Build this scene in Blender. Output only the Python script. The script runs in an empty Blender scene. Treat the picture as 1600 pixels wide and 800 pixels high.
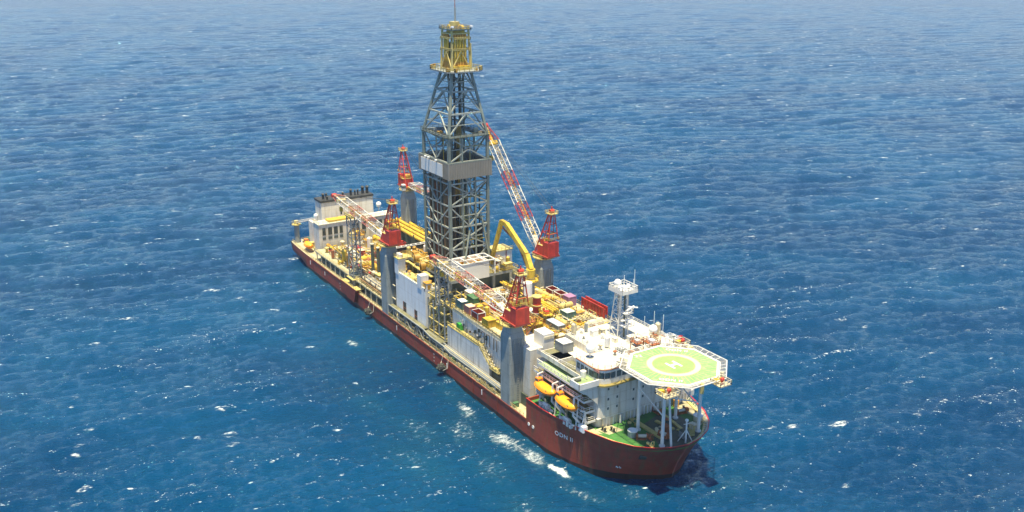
SUN_E = 4.9; SKY_E = .11; EXPO = 1.0; HAZE_D = 1.15e-4; SEA_A = (.0001, .030, .092); SEA_B = (.0002, .049, .130)
import bpy, bmesh, math, random
import numpy as np
from mathutils import Vector, Matrix
R = random.Random(7)
rad = math.radians
scene = bpy.context.scene
COL = scene.collection
# ------------------------------------------------------------------ materials
def mat(name, rgb, rough=.6, metal=0., var=.14, scale=.35, stain=None, amt=.35, streak=True, bump=0., seams=None):
    """painted / weathered surface: base colour broken up by large blotches, fine grain and vertical run-off streaks"""
    m = bpy.data.materials.new(name); m.use_nodes = True
    nt = m.node_tree; N = nt.nodes; L = nt.links
    b = N['Principled BSDF']; b.inputs['Roughness'].default_value = rough; b.inputs['Metallic'].default_value = metal
    tc = N.new('ShaderNodeTexCoord')
    def noise(sc, mp=None, det=4):
        n = N.new('ShaderNodeTexNoise'); n.inputs['Scale'].default_value = sc; n.inputs['Detail'].default_value = det
        if mp:
            k = N.new('ShaderNodeMapping'); k.inputs['Scale'].default_value = mp; L.new(tc.outputs['Object'], k.inputs[0]); L.new(k.outputs[0], n.inputs[0])
        else: L.new(tc.outputs['Object'], n.inputs[0])
        return n.outputs['Fac']
    def mix(fac, a, bb, mode='MIX'):
        x = N.new('ShaderNodeMix'); x.data_type = 'RGBA'; x.blend_type = mode
        if isinstance(fac, float): x.inputs[0].default_value = fac
        else: L.new(fac, x.inputs[0])
        for i, v in ((6, a), (7, bb)):
            if isinstance(v, tuple): x.inputs[i].default_value = (*v[:3], 1)
            else: L.new(v, x.inputs[i])
        return x.outputs[2]
    def ramp(v, a, c):
        r = N.new('ShaderNodeMapRange'); r.inputs[1].default_value = a; r.inputs[2].default_value = c; L.new(v, r.inputs[0]); return r.outputs[0]
    lo = tuple(c*(1-var) for c in rgb); hi = tuple(min(1, c*(1+var)) for c in rgb)
    c = mix(ramp(noise(scale), .3, .7), lo, hi)
    c = mix(ramp(noise(scale*9), .35, .75), c, mix(1., c, (1-var*.8,)*3, 'MULTIPLY'))
    if stain:
        f = ramp(noise(.9, (1, 1, .12) if streak else None), .50, .70)
        g = N.new('ShaderNodeMath'); g.operation = 'MULTIPLY'; L.new(f, g.inputs[0]); g.inputs[1].default_value = amt
        c = mix(g.outputs[0], c, stain)
    if seams:
        # faint plate seams on a grid
        k = N.new('ShaderNodeTexBrick'); k.inputs['Scale'].default_value = 1.; k.inputs['Brick Width'].default_value = seams[0]; k.inputs['Row Height'].default_value = seams[1]
        k.inputs['Mortar Size'].default_value = .06; k.offset = 0.
        k.inputs['Color1'].default_value = (1, 1, 1, 1); k.inputs['Color2'].default_value = (.95, .95, .94, 1); k.inputs['Mortar'].default_value = (.78, .76, .72, 1)
        sx = N.new('ShaderNodeSeparateXYZ'); cb = N.new('ShaderNodeCombineXYZ'); ad = N.new('ShaderNodeMath'); ad.operation = 'ADD'
        L.new(tc.outputs['Object'], sx.inputs[0])
        if len(seams) > 2:
            L.new(sx.outputs[0], cb.inputs[0]); L.new(sx.outputs[1], cb.inputs[1])
        else:
            L.new(sx.outputs[0], ad.inputs[0]); L.new(sx.outputs[1], ad.inputs[1]); L.new(ad.outputs[0], cb.inputs[0]); L.new(sx.outputs[2], cb.inputs[1])
        L.new(cb.outputs[0], k.inputs[0])
        c = mix(1., c, k.outputs[0], 'MULTIPLY')
    L.new(c, b.inputs['Base Color'])
    if bump:
        bn = N.new('ShaderNodeBump'); bn.inputs['Strength'].default_value = bump; bn.inputs['Distance'].default_value = .1
        L.new(noise(3.), bn.inputs['Height']); L.new(bn.outputs[0], b.inputs['Normal'])
    return m
RUST = (.16, .055, .02)
M = {}
M['hull'] = mat('red_hull_paint', (.31, .050, .024), .55, stain=(.17, .085, .035), amt=.8, var=.3, scale=.06, seams=(9, 2.4))
M['boot'] = mat('dark_boot_paint', (.035, .018, .014), .5, stain=(.05, .05, .03), var=.3)
M['redrim'] = mat('bright_red_rim', (.55, .035, .03), .5)
M['white'] = mat('white_ship_paint', (.70, .67, .59), .55, stain=(.40, .31, .18), amt=.55, var=.07, seams=(3.2, 2.9))
M['whitep'] = mat('clean_white_paint', (.74, .72, .66), .5, stain=(.5, .42, .3), amt=.25, var=.05)
M['wallb'] = mat('scuffed_white_wall', (.66, .66, .62), .6, stain=(.2, .2, .17), amt=.6, var=.12, scale=.2, seams=(2.6, 3.4))
M['cream'] = mat('cream_paint', (.66, .60, .42), .6, stain=(.32, .22, .1), amt=.5, var=.12, seams=(3, 3))
M['deck'] = mat('pale_worn_deck', (.48, .44, .28), .75, stain=(.22, .2, .1), amt=.6, streak=False, var=.25, scale=.25, seams=(6, 4, 1))
M['roofw'] = mat('white_roof_deck', (.62, .60, .50), .7, stain=(.45, .4, .28), amt=.45, streak=False, var=.08, seams=(4, 4, 1))
M['ddeck'] = mat('olive_deck', (.16, .16, .09), .8, stain=(.3, .26, .12), amt=.5, streak=False, var=.35)
M['green'] = mat('green_deck_paint', (.05, .19, .035), .7, stain=(.1, .16, .07), amt=.5, streak=False, var=.25)
M['lgreen'] = mat('light_green_deck', (.26, .36, .17), .7, stain=(.4, .42, .2), amt=.5, streak=False, var=.2)
M['heli'] = mat('helideck_green', (.21, .41, .15), .7, stain=(.34, .45, .22), amt=.7, streak=False, var=.2, scale=.5)
M['helic'] = mat('helideck_pale_green', (.26, .43, .12), .7, var=.16, stain=(.2, .32, .14), amt=.5, streak=False)
M['mark'] = mat('pale_yellow_marking', (.80, .77, .38), .6, var=.06)
M['markw'] = mat('white_marking', (.85, .85, .82), .6, var=.05)
M['tie'] = mat('yellow_green_line', (.45, .6, .14), .6)
M['yellow'] = mat('yellow_paint', (.64, .44, .04), .5, stain=RUST, amt=.5, var=.22, scale=.6)
M['pyel'] = mat('pale_yellow_paint', (.58, .48, .17), .55, stain=(.3, .2, .05), amt=.45, var=.18)
M['ochre'] = mat('ochre_paint', (.46, .26, .03), .55, stain=RUST, amt=.4, var=.2)
M['orange'] = mat('lifeboat_orange', (.85, .25, .012), .35, var=.06, stain=(.5, .16, .02), amt=.3)
M['orangey'] = mat('canopy_yellow_orange', (.90, .40, .02), .35, var=.06)
M['red'] = mat('crane_red', (.56, .045, .022), .5, stain=(.2, .03, .02), amt=.6, var=.25, scale=.5)
M['dred'] = mat('container_red', (.34, .05, .03), .55, stain=(.2, .06, .03), amt=.5, var=.2)
M['pinkred'] = mat('faded_pink_red', (.52, .20, .16), .6, var=.15)
M['purple'] = mat('faded_purple', (.34, .18, .30), .6, var=.1)
M['teal'] = mat('teal_container', (.10, .22, .20), .6, stain=RUST, amt=.3)
M['grn'] = mat('container_green', (.06, .16, .07), .6, stain=(.2, .22, .15), amt=.3)
M['bgreen'] = mat('bright_green_locker', (.06, .42, .05), .6)
M['blue'] = mat('pale_blue_lid', (.42, .55, .68), .5, var=.08)
M['grey'] = mat('grey_steel', (.27, .29, .28), .55, stain=(.18, .17, .14), amt=.4, var=.1)
M['ped'] = mat('pedestal_grey', (.30, .33, .315), .6, stain=(.13, .14, .12), amt=.5, var=.1, seams=(50, 3.1))
M['der'] = mat('derrick_galvanised', (.20, .235, .20), .5, metal=.0, stain=(.12, .1, .07), amt=.35, var=.15)
M['brace'] = mat('light_galvanised_brace', (.33, .36, .32), .5, stain=(.16, .12, .06), amt=.4, var=.15)
M['ledge'] = mat('olive_yellow_ledge', (.33, .27, .08), .6, var=.2)
M['wallw'] = mat('smooth_white_wall', (.76, .77, .76), .5, stain=(.5, .44, .34), amt=.35, var=.05, seams=(5.5, 4.5))
M['belt'] = mat('corrugated_cladding', (.25, .235, .20), .55, var=.08, stain=(.2, .17, .12), amt=.3)
M['dark'] = mat('dark_steel', (.045, .045, .038), .6, var=.3)
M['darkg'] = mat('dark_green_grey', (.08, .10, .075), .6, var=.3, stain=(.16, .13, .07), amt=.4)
M['brown'] = mat('brown_pipe', (.20, .125, .055), .6, var=.3)
M['rust'] = mat('rusty_orange', (.36, .12, .04), .7, var=.3)
M['glass'] = mat('window_glass', (.10, .13, .12), .12, var=.1)
M['tyre'] = mat('black_rubber', (.03, .03, .028), .8)
M['rope'] = mat('pale_rope', (.6, .56, .45), .8)
# ------------------------------------------------------------------ mesh helper
class MB:
    def __init__(s): s.v = []; s.f = []; s.m = []; s.cur = 0; s.smooth = []
    def add(s, vs, fs, mi=None, sm=False):
        o = len(s.v); s.v += [tuple(p) for p in vs]
        for f in fs: s.f.append(tuple(o+i for i in f)); s.m.append(s.cur if mi is None else mi); s.smooth.append(sm)
        return s
    def box(s, x0, x1, y0, y1, z0, z1, mi=None):
        return s.add([(x, y, z) for x in (x0, x1) for y in (y0, y1) for z in (z0, z1)],
              [(0, 1, 3, 2), (4, 6, 7, 5), (0, 4, 5, 1), (2, 3, 7, 6), (0, 2, 6, 4), (1, 5, 7, 3)], mi)
    def cb(s, c, d, mi=None): return s.box(c[0]-d[0]/2, c[0]+d[0]/2, c[1]-d[1]/2, c[1]+d[1]/2, c[2]-d[2]/2, c[2]+d[2]/2, mi)
    def frame(s, a, b):
        a = Vector(a); b = Vector(b); d = (b-a).normalized()
        up = Vector((0, 0, 1)) if abs(d.z) < .95 else Vector((1, 0, 0))
        u = d.cross(up).normalized(); w = u.cross(d).normalized(); return a, b, u, w
    def bar(s, a, b, w=.1, h=None, mi=None):
        h = h or w; a, b, u, q = s.frame(a, b); u = u*w/2; q = q*h/2
        return s.add([a-u-q, a+u-q, a+u+q, a-u+q, b-u-q, b+u-q, b+u+q, b-u+q],
              [(0, 1, 2, 3), (7, 6, 5, 4), (0, 4, 5, 1), (1, 5, 6, 2), (2, 6, 7, 3), (3, 7, 4, 0)], mi)
    def tube(s, a, b, r=.2, n=8, r2=None, mi=None, cap=True):
        r2 = r if r2 is None else r2; a, b, u, q = s.frame(a, b); vs = []
        for p, rr in ((a, r), (b, r2)):
            for i in range(n): t = 2*math.pi*i/n; vs.append(p+u*rr*math.cos(t)+q*rr*math.sin(t))
        s.add(vs, [(i, (i+1) % n, n+(i+1) % n, n+i) for i in range(n)], mi, n > 6)
        if cap: s.add(vs, [tuple(range(n))[::-1], tuple(range(n, 2*n))], mi)
        return s
    def path(s, pts, r=.1, n=6, mi=None):
        for a, b in zip(pts, pts[1:]): s.tube(a, b, r, n, mi=mi)
        return s
    def prism(s, pts, z0, z1, mi=None, top=None):
        n = len(pts); s.add([(x, y, z0) for x, y in pts]+[(x, y, z1) for x, y in pts],
              [tuple(range(n))[::-1]]+[(i, (i+1) % n, n+(i+1) % n, n+i) for i in range(n)], mi)
        s.add([(x, y, z1) for x, y in pts], [tuple(range(n))], mi if top is None else top); return s
    def prismxz(s, pts, y0, y1, mi=None):
        n = len(pts); return s.add([(x, y0, z) for x, z in pts]+[(x, y1, z) for x, z in pts],
              [tuple(range(n)), tuple(range(n, 2*n))[::-1]]+[(i, n+i, n+(i+1) % n, (i+1) % n) for i in range(n)], mi)
    def ball(s, c, r, n=14, k=8, mi=None, sz=1.):
        vs = [(c[0], c[1], c[2]-r*sz)]
        for j in range(1, k):
            ph = -math.pi/2+math.pi*j/k
            for i in range(n): t = 2*math.pi*i/n; vs.append((c[0]+r*math.cos(ph)*math.cos(t), c[1]+r*math.cos(ph)*math.sin(t), c[2]+r*sz*math.sin(ph)))
        vs.append((c[0], c[1], c[2]+r*sz)); fs = [(0, 1+(i+1) % n, 1+i) for i in range(n)]
        for j in range(k-2):
            o = 1+j*n; fs += [(o+i, o+(i+1) % n, o+n+(i+1) % n, o+n+i) for i in range(n)]
        o = 1+(k-2)*n; fs += [(o+i, o+(i+1) % n, len(vs)-1) for i in range(n)]
        return s.add(vs, fs, mi, True)
    def rail(s, pts, h=1.15, sp=2., r=.045, mi=None, closed=False):
        if closed: pts = list(pts)+[pts[0]]
        for a, b in zip(pts, pts[1:]):
            a = Vector(a); b = Vector(b); L = (b-a).length
            for q in (h, h*.55): s.bar(a+Vector((0, 0, q)), b+Vector((0, 0, q)), r*1.8, mi=mi)
            n = max(1, round(L/sp))
            for i in range(n+1):
                p = a.lerp(b, i/n); s.bar(p, p+Vector((0, 0, h)), r*1.8, mi=mi)
        return s
    def stair(s, a, b, w=.9, mi=None):
        a = Vector(a); b = Vector(b); d = Vector((b.x-a.x, b.y-a.y, 0)).normalized(); u = Vector((-d.y, d.x, 0))*w/2
        for q in (u, -u): s.bar(a+q, b+q, .12, .3, mi); s.bar(a+q+Vector((0, 0, 1)), b+q+Vector((0, 0, 1)), .08, mi=mi)
        n = max(3, int((b-a).length/.5))
        for i in range(n): p = a.lerp(b, (i+.5)/n); s.bar(p-u, p+u, .22, .06, mi)
        return s
    def lattice(s, A, B, n, w, d=None, mi=None, diag=True, d2=None):
        """box truss between corner lists A and B (4 each)"""
        A = [Vector(p) for p in A]; B = [Vector(p) for p in B]; d = d or w*.55
        for p, q in zip(A, B): s.bar(p, q, w, mi=mi)
        for i in range(n+1):
            t = i/n; P = [p.lerp(q, t) for p, q in zip(A, B)]
            for k in range(4): s.bar(P[k], P[(k+1) % 4], d, mi=mi)
            if i < n and diag:
                Q = [p.lerp(q, (i+1)/n) for p, q in zip(A, B)]
                for k in range(4):
                    a, b = (P[k], Q[(k+1) % 4]) if (i+k) % 2 else (P[(k+1) % 4], Q[k]); s.bar(a, b, d, mi=mi)
        return s
W = {}
def build(mb, name, mats, parent=None, label=None):
    w = W.get(parent.name, Vector((0, 0, 0))) if parent else Vector((0, 0, 0))
    me = bpy.data.meshes.new(name); me.from_pydata([(p[0]-w[0], p[1]-w[1], p[2]-w[2]) for p in mb.v], [], mb.f)
    mats = mats if isinstance(mats, (list, tuple)) else [mats]
    for m in mats: me.materials.append(M[m] if isinstance(m, str) else m)
    me.polygons.foreach_set('material_index', mb.m); me.polygons.foreach_set('use_smooth', mb.smooth); me.update()
    o = bpy.data.objects.new(name, me); COL.objects.link(o)
    if parent: o.parent = parent; W[o.name] = w
    if label: o['label'] = label
    return o
def tag(o, label, cat, group=None, kind=None):
    if label: o['label'] = label
    if cat: o['category'] = cat
    if group: o['group'] = group
    if kind: o['kind'] = kind
    return o
def each(mbs, name, mats, parent):
    for m_ in mbs: build(m_, name, mats, parent)
def thing(name, label, cat, loc=(0, 0, 0), group=None, local=False, rz=0):
    o = bpy.data.objects.new(name, None); COL.objects.link(o); o.location = loc; o.rotation_euler = (0, 0, rz); o.empty_display_size = .5
    W[o.name] = Vector((0, 0, 0)) if local else Vector(loc)
    return tag(o, label, cat, group)
def dup(root, loc, rz=0, label=None, group=None, mats=None, scale=None):
    r = root.copy(); COL.objects.link(r); r.location = loc; r.rotation_euler = (0, 0, rz)
    if scale: r.scale = scale
    if label: r['label'] = label
    if group: r['group'] = group
    def cp(src, dst):
        for ch in list(src.children):
            if ch == dst: continue
            c = ch.copy(); COL.objects.link(c); c.parent = dst
            if mats and c.data:
                for a, b in mats.items():
                    for i, m in enumerate(c.data.materials):
                        if m == M[a]:
                            c.data = c.data.copy(); c.data.materials[i] = M[b]
            cp(ch, c)
    cp(root, r)
    return r
def single(mb, name, mats, label, cat, group=None):
    o = build(mb, name, mats); return tag(o, label, cat, group)
def text_mb(txt, size, fn, mi=0, font_shear=0):
    """flat lettering; fn maps (u, v) in the text plane to a point"""
    cu = bpy.data.curves.new('t', 'FONT'); cu.body = txt; cu.size = size; cu.align_x = 'CENTER'; cu.align_y = 'CENTER'; cu.offset = size*.008; cu.space_character = 1.12
    o = bpy.data.objects.new('t', cu); COL.objects.link(o); dg = bpy.context.evaluated_depsgraph_get(); dg.update()
    me = bpy.data.meshes.new_from_object(o.evaluated_get(dg)); mb = MB()
    mb.add([fn(v.co.x, v.co.y) for v in me.vertices], [tuple(p.vertices) for p in me.polygons], mi)
    bpy.data.objects.remove(o); bpy.data.curves.remove(cu); bpy.data.meshes.remove(me); return mb
# ------------------------------------------------------------------ camera, light, sky
cam = bpy.data.cameras.new('camera'); co = bpy.data.objects.new('camera', cam); COL.objects.link(co); scene.camera = co
yaw, pitch = 2.58479, .316627
co.location = (393.240, -148.695, 130.564)
co.rotation_euler = (math.pi/2-pitch, 0, yaw-math.pi/2)
cam.sensor_width = 36; cam.lens = 1478.77/1600*36; cam.clip_start = 1; cam.clip_end = 80000
sd = Vector((.15, -.10, 1)).normalized()
sun = bpy.data.lights.new('sun', 'SUN'); sun.energy = SUN_E; sun.angle = rad(.6); sun.color = (1, .87, .59)
so = bpy.data.objects.new('sun', sun); COL.objects.link(so); so.rotation_euler = sd.to_track_quat('Z', 'Y').to_euler(); so.location = (200, 0, 200)
wd = bpy.data.worlds.new('World'); scene.world = wd; wd.use_nodes = True
sk = wd.node_tree.nodes.new('ShaderNodeTexSky'); sk.sky_type = 'NISHITA'; sk.sun_disc = False
sk.sun_elevation = math.asin(sd.z); sk.sun_rotation = math.atan2(sd.x, sd.y); sk.air_density = .8; sk.dust_density = .1; sk.ozone_density = 6.
bg = wd.node_tree.nodes['Background']; bg.inputs[1].default_value = SKY_E; wd.node_tree.links.new(sk.outputs[0], bg.inputs[0])
vs = scene.view_settings; vs.view_transform = 'Standard'; vs.look = 'None'; vs.exposure = EXPO; vs.gamma = 1; vs.use_curve_mapping = False
scene.cycles.max_bounces = 5; scene.cycles.diffuse_bounces = 3; scene.cycles.glossy_bounces = 3; scene.cycles.volume_bounces = 0
scene.cycles.sample_clamp_indirect = 4; scene.cycles.caustics_reflective = False; scene.cycles.caustics_refractive = False
# ------------------------------------------------------------------ sea
def make_sea():
    cx, cy = 393.24, -148.7
    fine = np.arange(yaw-rad(36), yaw+rad(36), rad(.05)); rest = np.linspace(fine[-1]+rad(1), fine[0]+2*math.pi-rad(1), 130)
    th = np.concatenate([fine, rest]); nt_ = len(th)
    rr = np.concatenate([[25, 50, 80, 105, 125], np.geomspace(140, 2400, 760), np.geomspace(2500, 33000, 40)]); nr = len(rr)
    TT, RR = np.meshgrid(th, rr); X = cx+RR*np.cos(TT); Y = cy+RR*np.sin(TT); Z = np.zeros_like(X)
    rng = np.random.default_rng(3); wdir = yaw+rad(14)
    DX = np.zeros_like(X); DY = np.zeros_like(X); J = np.ones_like(X)
    n = 74; lam = np.geomspace(2.4, 56, n)*rng.uniform(.93, 1.07, n)
    sp = np.maximum(RR*.0038, 1e-3)*1.0
    for i in range(n):
        L = lam[i]; k = 2*math.pi/L; spread = .62 if L < 12 else .4
        a = wdir+rng.normal(0, spread); A = (.046 if L < 5.5 else (.024 if L < 22 else .010))/k; ph = rng.uniform(0, 2*math.pi)
        fade = np.clip((L/sp-2.)/2., 0, 1)
        kx, ky = math.cos(a)*k, math.sin(a)*k; p = kx*X+ky*Y+ph
        s = np.sin(p)*A*fade; c = np.cos(p)*A*fade
        Z += c; DX -= math.cos(a)*s*.9; DY -= math.sin(a)*s*.9; J -= c*k*.9
    # the sea's calm behind the ship's hull is left to the waves themselves; keep it below the decks
    far = np.clip((RR-300)/900, 0, 1)
    Pt = np.stack([X+DX, Y+DY, Z], -1).reshape(-1, 3)
    jj, ii = np.meshgrid(np.arange(nr-1), np.arange(nt_), indexing='ij'); i2 = (ii+1) % nt_
    quads = np.stack([jj*nt_+ii, (jj)*nt_+i2, (jj+1)*nt_+i2, (jj+1)*nt_+ii], -1).reshape(-1, 4)[:, ::-1]
    nv = len(Pt); Pt = np.vstack([Pt, [[cx, cy, 0]]])
    tri = np.stack([np.full(nt_, nv), np.arange(nt_), (np.arange(nt_)+1) % nt_], 1)
    me = bpy.data.meshes.new('sea'); me.vertices.add(len(Pt)); me.vertices.foreach_set('co', Pt.astype(np.float32).ravel())
    nl = quads.size+tri.size; me.loops.add(nl); me.loops.foreach_set('vertex_index', np.concatenate([quads.ravel(), tri.ravel()]).astype(np.int32))
    npoly = len(quads)+len(tri); me.polygons.add(npoly)
    ls = np.concatenate([np.arange(len(quads))*4, quads.size+np.arange(len(tri))*3]).astype(np.int32)
    me.polygons.foreach_set('loop_start', ls); me.update(calc_edges=True); me.validate(); me.polygons.foreach_set('use_smooth', np.ones(npoly, bool))
    # foam data: crest (whitecaps) and wake (churned water beside the hull)
    crest = np.clip((1-J), -1, 1)
    wake = np.zeros_like(X)
    def blob(x, y, rx, ry, ang, amp):
        c, s = math.cos(ang), math.sin(ang); u = (X-x)*c+(Y-y)*s; v = -(X-x)*s+(Y-y)*c
        np.maximum(wake, amp*np.exp(-((u/rx)**2+(v/ry)**2)), out=wake)
    blob(215, -23.4, 5., 1.5, .22, 1.2); blob(205, -24.8, 8, 3., .05, .78); blob(194, -27, 12, 4.5, .15, .72); blob(182, -34, 12, 6, -.2, .55)
    blob(172, -27, 9, 3, -.2, .7); blob(176, -44, 14, 6, .1, .5); blob(160, -26, 9, 3, 0, .45); blob(228, -24, 10, 3, .4, .55); blob(205, -38, 14, 6, 0, .48)
    blob(234, -14, 7, 4, .7, .5); blob(225, -40, 16, 8, 0, .45); blob(237, 3, 3, 6, .2, .6); blob(30, -24, 10, 2.5, 0, .5); blob(108, -36, 5, 2.5, .1, .72)
    blob(190, -52, 18, 6, .2, .44); blob(150, -50, 12, 5, .2, .38); blob(243, 12, 4, 9, .3, .42)
    wlx = np.array([8, 20, 30, 196, 207, 216, 221, 224, 229, 231.5, 233]); wly = np.array([15, 19.5, 21, 21, 20.7, 18.9, 16.6, 14.2, 7.6, 4, 0])
    hy = np.interp(X, wlx, wly, left=0, right=0); dist = np.abs(np.abs(Y)-hy-.8)
    np.maximum(wake, np.where((X > 8) & (X < 234), .42*np.exp(-(dist/1.0)**2), 0), out=wake)
    for nm, arr in (('crest', crest), ('wake', wake), ('far', far)):
        at = me.attributes.new(nm, 'FLOAT', 'POINT'); at.data.foreach_set('value', np.append(arr.ravel(), 0).astype(np.float32))
    o = bpy.data.objects.new('sea', me); COL.objects.link(o); o['kind'] = 'structure'; o['label'] = 'deep blue choppy open sea with scattered whitecaps'
    m = bpy.data.materials.new('sea_water'); m.use_nodes = True; nt = m.node_tree; N = nt.nodes; L = nt.links
    b = N['Principled BSDF']
    geo = N.new('ShaderNodeNewGeometry')
    def mth(op, a, c=None, clamp=False):
        x = N.new('ShaderNodeMath'); x.operation = op; x.use_clamp = clamp
        for i, v in enumerate((a, c)):
            if v is None: continue
            if isinstance(v, (int, float)): x.inputs[i].default_value = v
            else: L.new(v, x.inputs[i])
        return x.outputs[0]
    def noise(scale, sx=1, sy=1, det=3, rot=wdir, rough=.55, off=0, typ=None):
        mp = N.new('ShaderNodeMapping'); mp.vector_type = 'TEXTURE'; mp.inputs['Rotation'].default_value = (0, 0, rot); mp.inputs['Scale'].default_value = (1/sx, 1/sy, 1); mp.inputs['Location'].default_value = (off, off*.7, 0)
        L.new(geo.outputs['Position'], mp.inputs[0]); n_ = N.new('ShaderNodeTexNoise'); n_.inputs['Scale'].default_value = scale
        n_.inputs['Detail'].default_value = det; n_.inputs['Roughness'].default_value = rough; L.new(mp.outputs[0], n_.inputs[0]); return n_.outputs['Fac']
    def sstep(v, a, c):
        r = N.new('ShaderNodeMapRange'); r.interpolation_type = 'SMOOTHSTEP'; r.inputs[1].default_value = a; r.inputs[2].default_value = c; L.new(v, r.inputs[0]); return r.outputs[0]
    def attr(nm):
        a = N.new('ShaderNodeAttribute'); a.attribute_name = nm; return a.outputs['Fac']
    cr, wk, fr = attr('crest'), attr('wake'), attr('far')
    # foam: rare breaking crests + small flecks on the crests painting froth and sun glints + churned patches by the hull
    big = noise(.028, 1, .75, 2, off=31)
    patch = noise(.13, 1.5, .6, 4, off=5)
    fine = noise(.75, 1.2, .7, 4, off=9, rough=.7)
    glint_noise = noise(1.5, 1.25, .7, 3, off=77, rough=.6)
    mid = noise(.30, 1.6, .55, 3, off=50)
    caps = mth('MULTIPLY', sstep(mth('ADD', mth('ADD', patch, mth('MULTIPLY', fr, .012)), mth('MULTIPLY', cr, .16)), .655, .74), mth('MAXIMUM', sstep(fine, .42, .62), fr))
    caps2 = mth('MULTIPLY', sstep(mth('ADD', mth('ADD', mid, mth('MULTIPLY', fr, .02)), mth('MULTIPLY', cr, .26)), .70, .77), mth('MAXIMUM', sstep(fine, .44, .58), fr))
    glint_specks = mth('MULTIPLY', sstep(mth('ADD', glint_noise, mth('ADD', mth('MULTIPLY', cr, .36), mth('MULTIPLY', mth('SUBTRACT', big, .5), .22))), .71, .77), mth('SUBTRACT', 1., mth('MULTIPLY', fr, .25)))
    wn = mth('ADD', mth('MULTIPLY', noise(.55, 1.7, .8, 6, off=3, rough=.8, rot=.1), 1.), mth('MULTIPLY', wk, .62))
    wfoam = mth('MULTIPLY', sstep(wn, .80, 1.12), sstep(wk, .05, .3))
    foam_glint = mth('MAXIMUM', mth('MAXIMUM', mth('MULTIPLY', caps, .9), mth('MULTIPLY', caps2, .8)), mth('MAXIMUM', mth('MULTIPLY', glint_specks, .7), wfoam), True)
    # water body: large soft patches of lighter and darker blue, greener where churned
    mx = N.new('ShaderNodeMix'); mx.data_type = 'RGBA'; L.new(sstep(noise(.012, 1, .6, 3, off=12), .35, .68), mx.inputs[0])
    mx.inputs[6].default_value = (*SEA_A, 1); mx.inputs[7].default_value = (*SEA_B, 1)
    m2 = N.new('ShaderNodeMix'); m2.data_type = 'RGBA'; L.new(mth('MULTIPLY', wk, .55, True), m2.inputs[0]); L.new(mx.outputs[2], m2.inputs[6]); m2.inputs[7].default_value = (.012, .085, .12, 1)
    m3 = N.new('ShaderNodeMix'); m3.data_type = 'RGBA'; L.new(foam_glint, m3.inputs[0]); L.new(m2.outputs[2], m3.inputs[6]); m3.inputs[7].default_value = (.70, .76, .78, 1)
    L.new(m3.outputs[2], b.inputs['Base Color'])
    rg = N.new('ShaderNodeMix'); L.new(foam_glint, rg.inputs[0]); rg.inputs[2].default_value = .06; rg.inputs[3].default_value = .8; L.new(rg.outputs[0], b.inputs['Roughness'])
    b.inputs['IOR'].default_value = 1.33; b.inputs['Specular IOR Level'].default_value = .45; b.inputs['Specular Tint'].default_value = (.22, .80, 1, 1)
    h = mth('ADD', mth('MULTIPLY', noise(.62, 1.0, .42, 5, off=21, rough=.68), 1.5), mth('MULTIPLY', noise(.42, 1., .4, 4, off=40), mth('MULTIPLY', fr, 2.0)))
    h = mth('ADD', h, mth('MULTIPLY', noise(1.6, 1, .5, 3, off=60), .55))
    bp = N.new('ShaderNodeBump'); bp.inputs['Strength'].default_value = 1.; bp.inputs['Distance'].default_value = 1.; L.new(h, bp.inputs['Height']); L.new(bp.outputs[0], b.inputs['Normal'])
    me.materials.append(m)
make_sea()
def make_haze():
    mb = MB(); mb.box(-34000, 34000, -34000, 34000, -14, 142)
    o = build(mb, 'haze', 'white'); o.data.materials.clear(); o['kind'] = 'stuff'; o['label'] = 'thin bluish sea haze paling the far water'
    m = bpy.data.materials.new('haze_air'); m.use_nodes = True; nt = m.node_tree; nt.nodes.remove(nt.nodes['Principled BSDF'])
    v = nt.nodes.new('ShaderNodeVolumePrincipled'); v.inputs['Color'].default_value = (.62, .78, 1.0, 1); v.inputs['Density'].default_value = HAZE_D; v.inputs['Anisotropy'].default_value = .3
    nt.links.new(v.outputs[0], nt.nodes['Material Output'].inputs['Volume']); o.data.materials.append(m)
make_haze()
# ------------------------------------------------------------------ hull of the drillship
def interp(t, T): return float(np.interp(t, [a for a, _ in T], [b for _, b in T]))
def smooth_tab(T):
    xs = np.linspace(0, 1, 61); ys = np.interp(xs, [a for a, _ in T], [b for _, b in T])
    for _ in range(5): ys[1:-1] = (ys[:-2]+2*ys[1:-1]+ys[2:])/4
    return list(zip(xs, ys))
TD = [(0, 21), (.2, 20.9), (.34, 20.3), (.5, 18.6), (.6, 17.4), (.73, 15.6), (.85, 12.6), (.93, 8.9), (.98, 4.5), (1, 0)]
TW = [(0, 21), (.28, 20.7), (.5, 18.9), (.66, 16.2), (.78, 12.6), (.9, 7.2), (.97, 3.2), (1, 0)]
FX = 195.5
def hullend(z):
    t = min(max(z/12.3, -.4), 1); return 232.8+5.6*(max(t, 0)**1.4)
def hb(x, z):
    t = min(max(z/12.3, 0), 1)
    if x > FX:
        u = min((x-FX)/(hullend(z)-FX), 1); return interp(u, TD)*t+interp(u, TW)*(1-t)
    if x < 26:
        u = max(x-stern(z), 0)/(26-stern(z)); w0 = 20.0*min(1, max(z+1, 0)/7+.55); w0 = min(w0, 20.)
        return w0+(21-w0)*min(1, u*1.15)**.6
    return 21.
def stern(z):
    t = min(max(z/6.1, 0), 1); return 3.6-2.8*t
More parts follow.
